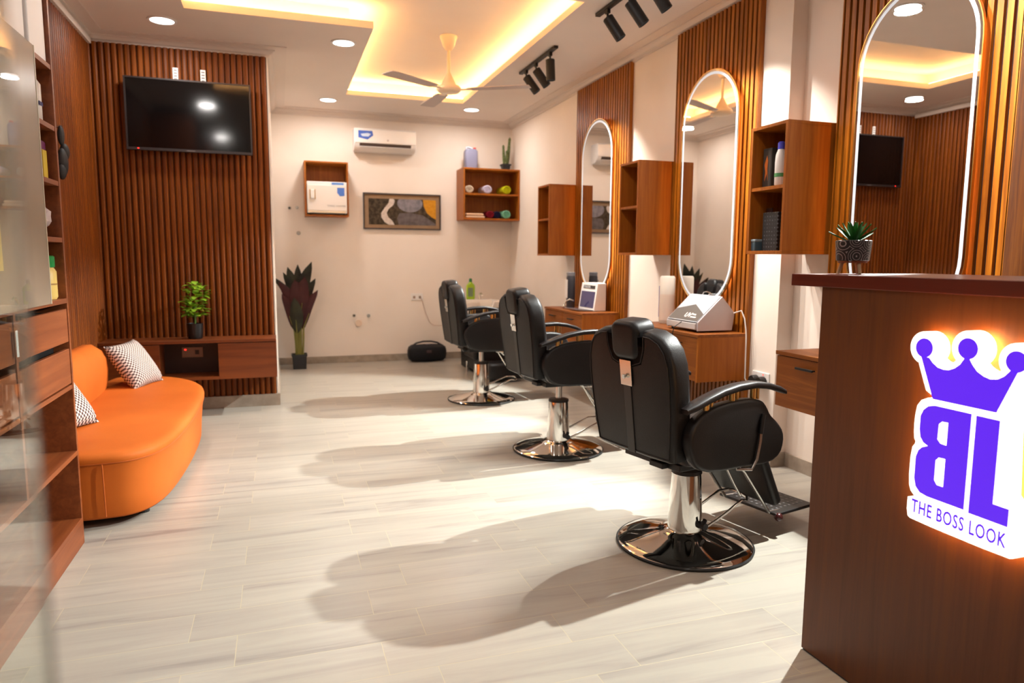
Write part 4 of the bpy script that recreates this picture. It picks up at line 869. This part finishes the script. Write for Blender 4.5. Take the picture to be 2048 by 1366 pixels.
# ------------------------------------------------------------------ sofa and cushions
t = thing('sofa', 'curved orange sofa with a low rounded back along the left wall', 'sofa', (-.9, 4.7, 0))
plan = smooth_poly([(-1.26, 3.62), (-1.06, 3.555), (-.82, 3.55), (-.66, 3.58), (-.56, 3.74), (-.515, 4.10), (-.495, 4.65), (-.505, 5.15), (-.56, 5.45), (-.69, 5.70), (-.90, 5.86), (-1.10, 5.88), (-1.26, 5.84)], 2)
def scaled(poly, d): return inset(poly, d)
rings = []
for z, d in ((.045, .036), (.055, .030), (.15, .024), (.26, .014), (.312, .006), (.318, .003), (.335, 0), (.350, .005), (.360, .018), (.366, .035)):
    rings.append([(x, y, z) for x, y in scaled(plan, d)])
for z, k in ((.369, .93), (.371, .82), (.372, .6), (.373, .3), (.373, .05)): rings.append([(-.90+(x+.90)*k, 4.70+(y-4.70)*k, z) for x, y in scaled(plan, .035)])
obj('seat', MB().loft(rings), M['orange'], t, sm=60)
obj('seam', MB().tube([(x, y, .318) for x, y in scaled(plan, .004)]+[(*scaled(plan, .004)[0], .318)], .0035, 6), flat((176, 84, 22)), t, sm=True)
obj('side_seam', MB().tube([(-.80, 3.5535, .315), (-.80, 3.562, .20), (-.80, 3.572, .06)], .003, 6), flat((176, 84, 22)), t, sm=True)
cl = [(-1.20, 3.72), (-1.215, 4.1), (-1.215, 4.6), (-1.21, 5.0), (-1.195, 5.36)]
rings = []
N2 = 14
for k in range(N2+1):
    f = k/N2; y = 3.66+f*(5.46-3.66); e_ = min(f, 1-f)*1.8; sc = math.sqrt(max(0.03, 1-(1-min(1, e_/.22))**2)); zt = .36+.335*sc*(.97+.03*math.sin(PI*f)); hw = .088*(.35+.65*sc); cx_ = -1.222+.02*math.sin(PI*f)
    rings.append([(cx_+hw*c, y, z) for c, z in ((.85, .34), (1.05, .42), (1.12, .5 if zt > .6 else .4), (1.05, zt-.09*sc), (.75, zt-.03*sc), (.3, zt), (-.3, zt), (-.75, zt-.03*sc), (-1, zt-.09*sc), (-1, .45), (-1, .34))])
obj('backrest', MB().loft(rings), M['orange'], t, sm=70)
for x, y in ((-.68, 3.78), (-.68, 5.45), (-1.15, 3.8), (-1.15, 5.6)): obj('foot', MB().cyl((x, y, 0), (x, y, .055), .028), M['black_plastic'], t)
obj('under_frame', MB().prism(scaled(plan, .09), 'z', .03, .05), M['black_plastic'], t)
def cushion_mat():
    m = mat('houndstooth_fabric', (200, 186, 176), .9, spec=.1); nt = m.node_tree; tc = N(nt, 'ShaderNodeTexCoord')
    ck = N(nt, 'ShaderNodeTexChecker'); ck.inputs['Scale'].default_value = 90; mp = N(nt, 'ShaderNodeMapping'); mp.inputs['Scale'].default_value = (1, 1, .0)
    nt.links.new(tc.outputs['UV'], mp.inputs['Vector']); nt.links.new(mp.outputs['Vector'], ck.inputs['Vector'])
    ck.inputs['Scale'].default_value = 30; ck.inputs['Color1'].default_value = lin((214, 200, 192)); ck.inputs['Color2'].default_value = lin((84, 68, 66)); nt.links.new(ck.outputs['Color'], nt.nodes['Principled BSDF'].inputs['Base Color']); return m
CM = cushion_mat()
def cushion(lab, c, size, rot):
    n = 14; mb = MB(); uv = mb.bm.loops.layers.uv.new('UVMap'); g = {}
    for sgn in (1, -1):
        for i in range(n+1):
            for j in range(n+1):
                u, v = i/n*2-1, j/n*2-1; edge = abs(u) > .999 or abs(v) > .999
                if edge and sgn == -1: g[(i, j, -1)] = g[(i, j, 1)]; continue
                th = .075*((1-u**4)*(1-v**4))**.6*(size/.4); pinch = 1-.07*(1-abs(v)**2 if abs(u) > abs(v) else 1-abs(u)**2)*max(abs(u), abs(v))**3
                g[(i, j, sgn)] = mb.bm.verts.new((u*size/2*pinch, v*size/2*pinch, sgn*th))
        for i in range(n):
            for j in range(n):
                q = [g[(i, j, sgn)], g[(i+1, j, sgn)], g[(i+1, j+1, sgn)], g[(i, j+1, sgn)]]
                if sgn < 0: q = q[::-1]
                f = mb.bm.faces.new(q)
                for l in f.loops: l[uv].uv = ((l.vert.co.x/size+.5), (l.vert.co.y/size+.5))
    me = finish(mb, 'throw_cushion', CM, 80); o = bpy.data.objects.new('throw_cushion', me); C.objects.link(o)
    a, b = Vector(rot[0]).normalized(), Vector(rot[1]); b = (b-a*b.dot(a)).normalized(); ph = R(rot[2])
    a, b = a*math.cos(ph)+b*math.sin(ph), b*math.cos(ph)-a*math.sin(ph)
    mm = Matrix((a, b, a.cross(b))).transposed().to_4x4(); mm.translation = Vector(c); o.matrix_world = mm
    o['label'] = lab; o['category'] = 'cushion'; o['group'] = 'throw cushions on the sofa'; return o
cushion('black and white checked cushion at the far end of the orange sofa', (-.985, 5.45, .515), .36, ((.36, .93, 0), (-.52, .13, .80), 2))
cushion('black and white checked cushion at the near end of the sofa, half behind the bookcase', (-1.125, 4.105, .525), .37, ((.40, .92, 0), (-.6, .05, .8), 0))

# ------------------------------------------------------------------ bookcase
t = thing('display_bookcase', 'tall wooden shelving unit with drawers along the left edge', 'bookcase', (-1.10, 2.45, 0))
bx0_, bx1_, by0, by1, bz = XL+.036, -.86, 1.45, 3.435, 2.88
mm = M['book']
obj('side_panel', MB().box(bx0_, bx1_, by1-.02, by1, 0, bz, .001), mm, t); obj('side_panel', MB().box(bx0_, bx1_, by0, by0+.02, 0, bz, .001), mm, t)
obj('back_panel', MB().box(bx0_, bx0_+.008, by0+.02, by1-.02, .0, bz), mm, t)
obj('plinth', MB().box(bx0_+.01, bx1_-.0, by0+.02, by1-.0201, 0, .10, .001), mm, t)
for zz in (.12, .425, 1.09, 1.345, 1.578, 1.80, 2.045, 2.45, 2.88):
    obj('shelf', MB().box(bx0_+.008, bx1_-(.0 if zz < 1.2 else .002), by0+.02, by1-.0201, zz-.02, zz, .001), mm, t)
for yy in (2.76, 2.10): obj('divider', MB().box(bx0_+.008, bx1_-.001, yy-.01, yy+.01, .425, bz-.02), mm, t)
for y0, y1 in ((2.775, 3.412), (2.115, 2.745), (1.475, 2.085)):
    for z0, z1 in ((.905, 1.046), (.725, .875)):
        d = obj('drawer_front', MB().box(bx1_-.02, bx1_-.003, y0, y1, z0, z1, .002), mm, t)
    obj('drawer_box', MB().box(bx0_+.02, bx1_-.06, y0+.005, y1-.005, .735, 1.03), M['black_plastic'], t)
    obj('drawer_floor', MB().box(bx0_+.01, bx1_-.002, y0-.003, y1+.003, .700, .718, .001), mm, t)
gd = obj('glass_door', MB().box(-.856, -.850, 1.60, 3.165, 1.082, 2.055, .0005), mat('glass_reflection_tint', (150, 134, 116), .25, spec=.5, alpha=.9), t, label='glass door with a hazy grey-beige reflection in its colour')  # reflections on the glass are put into this near-opaque grey-beige colour
obj('door_edge', MB().box(-.8575, -.8485, 3.161, 3.169, 1.082, 2.055), flat((190, 180, 160), .3), gd)
obj('yellow_note', MB().box(-.8496, -.8485, 2.58, 2.66, 1.22, 1.38), flat((206, 176, 96)), gd)
obj('price_tag', MB().box(-.8495, -.8475, 2.72, 2.74, .93, 1.02, .001), M['white'], t)
# things on the shelves (the open strip between glass door and side)
def bottle(lab, x, y, z, r, h, body, cap, capc=True):
    t = thing('product_bottle', lab, 'bottle', (x, y, z)); obj('bottle_body', MB().lathe([(r*.9, z+.0006), (r, z+.01), (r, z+h*.72), (r*.6, z+h*.84), (r*.4, z+h*.86)], (x, y, 0), 24), body, t, sm=True)
    obj('cap', MB().lathe([(r*.45, z+h*.86), (r*.45, z+h*.98), (r*.3, z+h)], (x, y, 0), 18), cap, t, sm=True)
    return t
b = bottle('large white bottle with purple-blue cap on the second shelf from the top of the bookcase', -.93, 3.36, 1.8, .042, .215, M['white'], flat((60, 40, 170)))
obj('printed_label', MB().box(-.8900, -.8870, 3.33, 3.375, 1.87, 1.885), flat((40, 50, 110)), b)
b = bottle('smaller white bottle with navy label beside the large white bottle', -.93, 3.25, 1.8, .038, .16, M['white'], flat((200, 196, 196)))
obj('printed_label', MB().box(-.8930, -.8905, 3.225, 3.27, 1.86, 1.88), flat((40, 50, 110)), b)
b = bottle('dark blue spray bottle behind the white bottles in the bookcase', -1.08, 3.28, 1.8, .04, .21, flat((24, 24, 110)), flat((24, 24, 90)))
t2 = thing('product_pouch', 'purple packet with a yellow front on the third shelf of the bookcase', 'packet', (-.92, 3.31, 1.578))
obj('pouch', MB().box(-.96, -.89, 3.23, 3.39, 1.5785, 1.735, .012, 3), flat((112, 32, 96), .3), t2); obj('yellow_panel', MB().box(-.889, -.886, 3.32, 3.375, 1.585, 1.695, .003), flat((214, 184, 40)), t2)
mb = MB(); rnd = random.Random(9)
q = bmesh.ops.create_icosphere(mb.bm, subdivisions=3, radius=1)
for v in q['verts']:
    k = 1+rnd.uniform(-.12, .12); v.co = Vector((-.95+v.co.x*.08*k, 3.29+v.co.y*.095*k, 1.428+v.co.z*.068*k))
solo('plastic_bag', mb, mat('crinkled_plastic', (206, 190, 192), .3), 'crumpled clear plastic bag on the fourth shelf of the bookcase', 'bag')
t2 = thing('supplement_jar', 'yellow jar with a green lid on the shelf above the drawers', 'jar', (-.93, 3.345, 1.09))
obj('jar', MB().lathe([(.050, 1.0906), (.056, 1.10), (.056, 1.205), (.046, 1.222)], (-.93, 3.345, 0), 28), flat((226, 196, 110), .35), t2, sm=True)
obj('lid', MB().lathe([(.050, 1.222), (.052, 1.226), (.052, 1.265), (.046, 1.27)], (-.93, 3.345, 0), 28), flat((20, 150, 70), .35), t2, sm=True)
obj('label_stripe', MB().lathe([(.0566, 1.150), (.0566, 1.156)], (-.93, 3.345, 0), 28), flat((160, 120, 60)), t2)
solo('product_box', MB().box(-.98, -.90, 3.19, 3.275, 1.0906, 1.20, .002), flat((74, 88, 116)), 'small blue-grey box beside the green-lidded jar', 'box')
for i, (y0, y1, z1) in enumerate(((3.20, 3.40, 2.34), (2.95, 3.15, 2.36), (2.78, 2.92, 2.30))):
    solo('carton', MB().box(-1.12, -.872, y0, y1, 2.0455, z1+.05, .003), flat((236, 232, 230)), ('white carton at the far end of the top shelf of the bookcase', 'white carton in the middle of the top shelf of the bookcase', 'white carton on the top shelf nearest the left edge of the photo')[i], 'box')
# black thing hanging on the left slat wall
t2 = thing('hanging_bag', 'small lumpy black bag hanging on the left ribbed wall above the sofa', 'bag', (-1.29, 5.22, 1.77))
mb = MB(); mb.ball((-1.285, 5.22, 1.86), .05, .6, 1.1, 1.8); mb.ball((-1.28, 5.26, 1.93), .045, .6, 1.0, 1.2); mb.ball((-1.285, 5.19, 1.80), .04, .6, 1.1, 1.3); obj('pouch', mb, flat((22, 20, 22), .7), t2, sm=True)
obj('top_flap', MB().ball((-1.29, 5.24, 2.03), .035, .55, 1.0, 1.8), flat((26, 24, 26), .7), t2, sm=True); obj('hook', MB().cyl((-1.3205, 5.24, 2.08), (-1.28, 5.24, 2.09), .006), M['steel'], t2)

# ------------------------------------------------------------------ ceiling lights, spots and fan
DL = ['beside the television wall', 'left of the ceiling fan', 'above the towel warmer', 'near the back right corner', 'near the middle mirror', 'above the sofa', 'above the bookcase', 'over the reception counter', 'nearest the entrance', 'behind the reception counter']
for i, (x, y) in enumerate(DOWN):
    t = thing('downlight', 'round white recessed ceiling light '+DL[i], 'ceiling light', (x, y, ZCEIL), 'round ceiling downlights')
    mb = MB(); ring_prism(mb, circ(x, y, .098, 40), circ(x, y, .080, 40), 'z', ZCEIL-.008, ZCEIL-.0002); obj('trim_ring', mb, M['white'], t, sm=40)
    obj('diffuser', MB().prism(circ(x, y, .080, 40), 'z', ZCEIL-.006, ZCEIL-.001), M['disc'], t)
def track(y0, y1, lab, spots):
    x = 2.145
    t = thing('track_light', lab, 'track light', (x, (y0+y1)/2, ZCEIL-.02), 'black track lights')
    obj('rail', MB().box(x-.018, x+.018, y0, y1, ZCEIL-.022, ZCEIL-.0005, .002), M['matte_black'], t)
    for y, dx, dy in spots:
        sp = obj('spot_head', MB().lathe([(.002, .0), (.033, .0), (.037, -.004), (.037, -.165), (.033, -.165), (.031, -.130), (.002, -.129)], seg=28), M['matte_black'], t, sm=40)
        d = Vector((dx, dy, -1)).normalized(); base = Vector((x, y, ZCEIL-.075))
        q = Vector((0, 0, -1)).rotation_difference(d).to_matrix().to_4x4(); mx = Matrix.Translation(base-ORG[t.as_pointer()]-Vector(base)*0) @ q
        sp.data.transform(Matrix.Translation(ORG[t.as_pointer()])); sp.data.transform(mx)
        c = base+d*.1305
        mb = MB(); mb.cyl((0, 0, 0), (0, 0, -.001), .029, 20); ln = obj('lens', mb, M['lens'], sp); ln.data.transform(Matrix.Translation(ORG[t.as_pointer()])); ln.data.transform(Matrix.Translation(c-ORG[t.as_pointer()]) @ q)
        obj('spot_arm', MB().box(x-.012, x+.012, y-.02, y+.02, ZCEIL-.05, ZCEIL-.022, .002).tube([(x, y, ZCEIL-.045), base+Vector((0, 0, .01)), base+d*.03], .008), M['matte_black'], t)
        light('track_spot_lamp', 'SPOT', c+d*.010, SPOT_W*(1 if abs(dx) > .1 else .5), (1, .94, .86), c+d*2, spot_size=R(62), spot_blend=.6, shadow_soft_size=.03)
track(5.37, 6.23, 'black ceiling track with three spotlights above the farthest barber chair', [(6.08, .66, -.30), (5.83, .66, -.25), (5.50, .05, .0)])
track(3.74, 4.61, 'black ceiling track with three spotlights above the middle barber chair', [(4.45, .60, -.30), (4.14, .66, -.25), (3.86, .66, -.20)])
track(2.05, 2.92, 'black ceiling track with three spotlights above the nearest barber chair', [(2.78, .60, -.25), (2.48, .66, -.20), (2.18, .66, -.20)])
fxc, fyc = 1.42, 6.0
t = thing('ceiling_fan', 'cream ceiling fan with three grey blades hanging from the recess', 'ceiling fan', (fxc, fyc, ZC2))
obj('canopy', MB().lathe([(.072, ZC2-.001), (.074, ZC2-.012), (.066, ZC2-.03), (.05, ZC2-.08), (.026, ZC2-.115), (.015, ZC2-.118)], (fxc, fyc, 0), 32), M['cream'], t, sm=50)
obj('down_rod', MB().cyl((fxc, fyc, ZC2-.11), (fxc, fyc, 2.76), .013), M['cream'], t, sm=40)
obj('motor', MB().lathe([(.016, 2.83), (.03, 2.80), (.055, 2.755), (.062, 2.735), (.09, 2.722), (.105, 2.705), (.105, 2.69), (.085, 2.672), (.03, 2.665)], (fxc, fyc, 0), 40), M['cream'], t, sm=50)
for a in (214, 330, 94):
    a = R(a); c, s = math.cos(a), math.sin(a); rings = []
    for r_, w_ in ((.17, .045), (.22, .055), (.45, .066), (.66, .07), (.70, .06)):
        rings.append([(fxc+c*r_-s*k*w_, fyc+s*r_+c*k*w_, 2.692+.04*k*w_+dz) for k, dz in ((-1, -.0025), (1, -.0025), (1, .0025), (-1, .0025))])
    bl = obj('blade', MB().loft(rings), M['blade'], t)
    obj('blade_bracket', MB().loft([[(fxc+c*r_-s*k, fyc+s*r_+c*k, 2.69+dz) for k, dz in ((-w_, -.004), (w_, -.004), (w_, .003), (-w_, .003))] for r_, w_ in ((.085, .02), (.14, .014), (.20, .032))]), M['cream'], bl)

# ------------------------------------------------------------------ glass entrance door, right beside the camera
d1 = struct('door_1', MB().box(-.103, -.093, -.62, .315, .012, 2.3), M['glass'])
struct('door_edge', MB().box(-.1032, -.0928, .3152, .3164, .012, 2.3), M['glass_edge'], parent=d1)
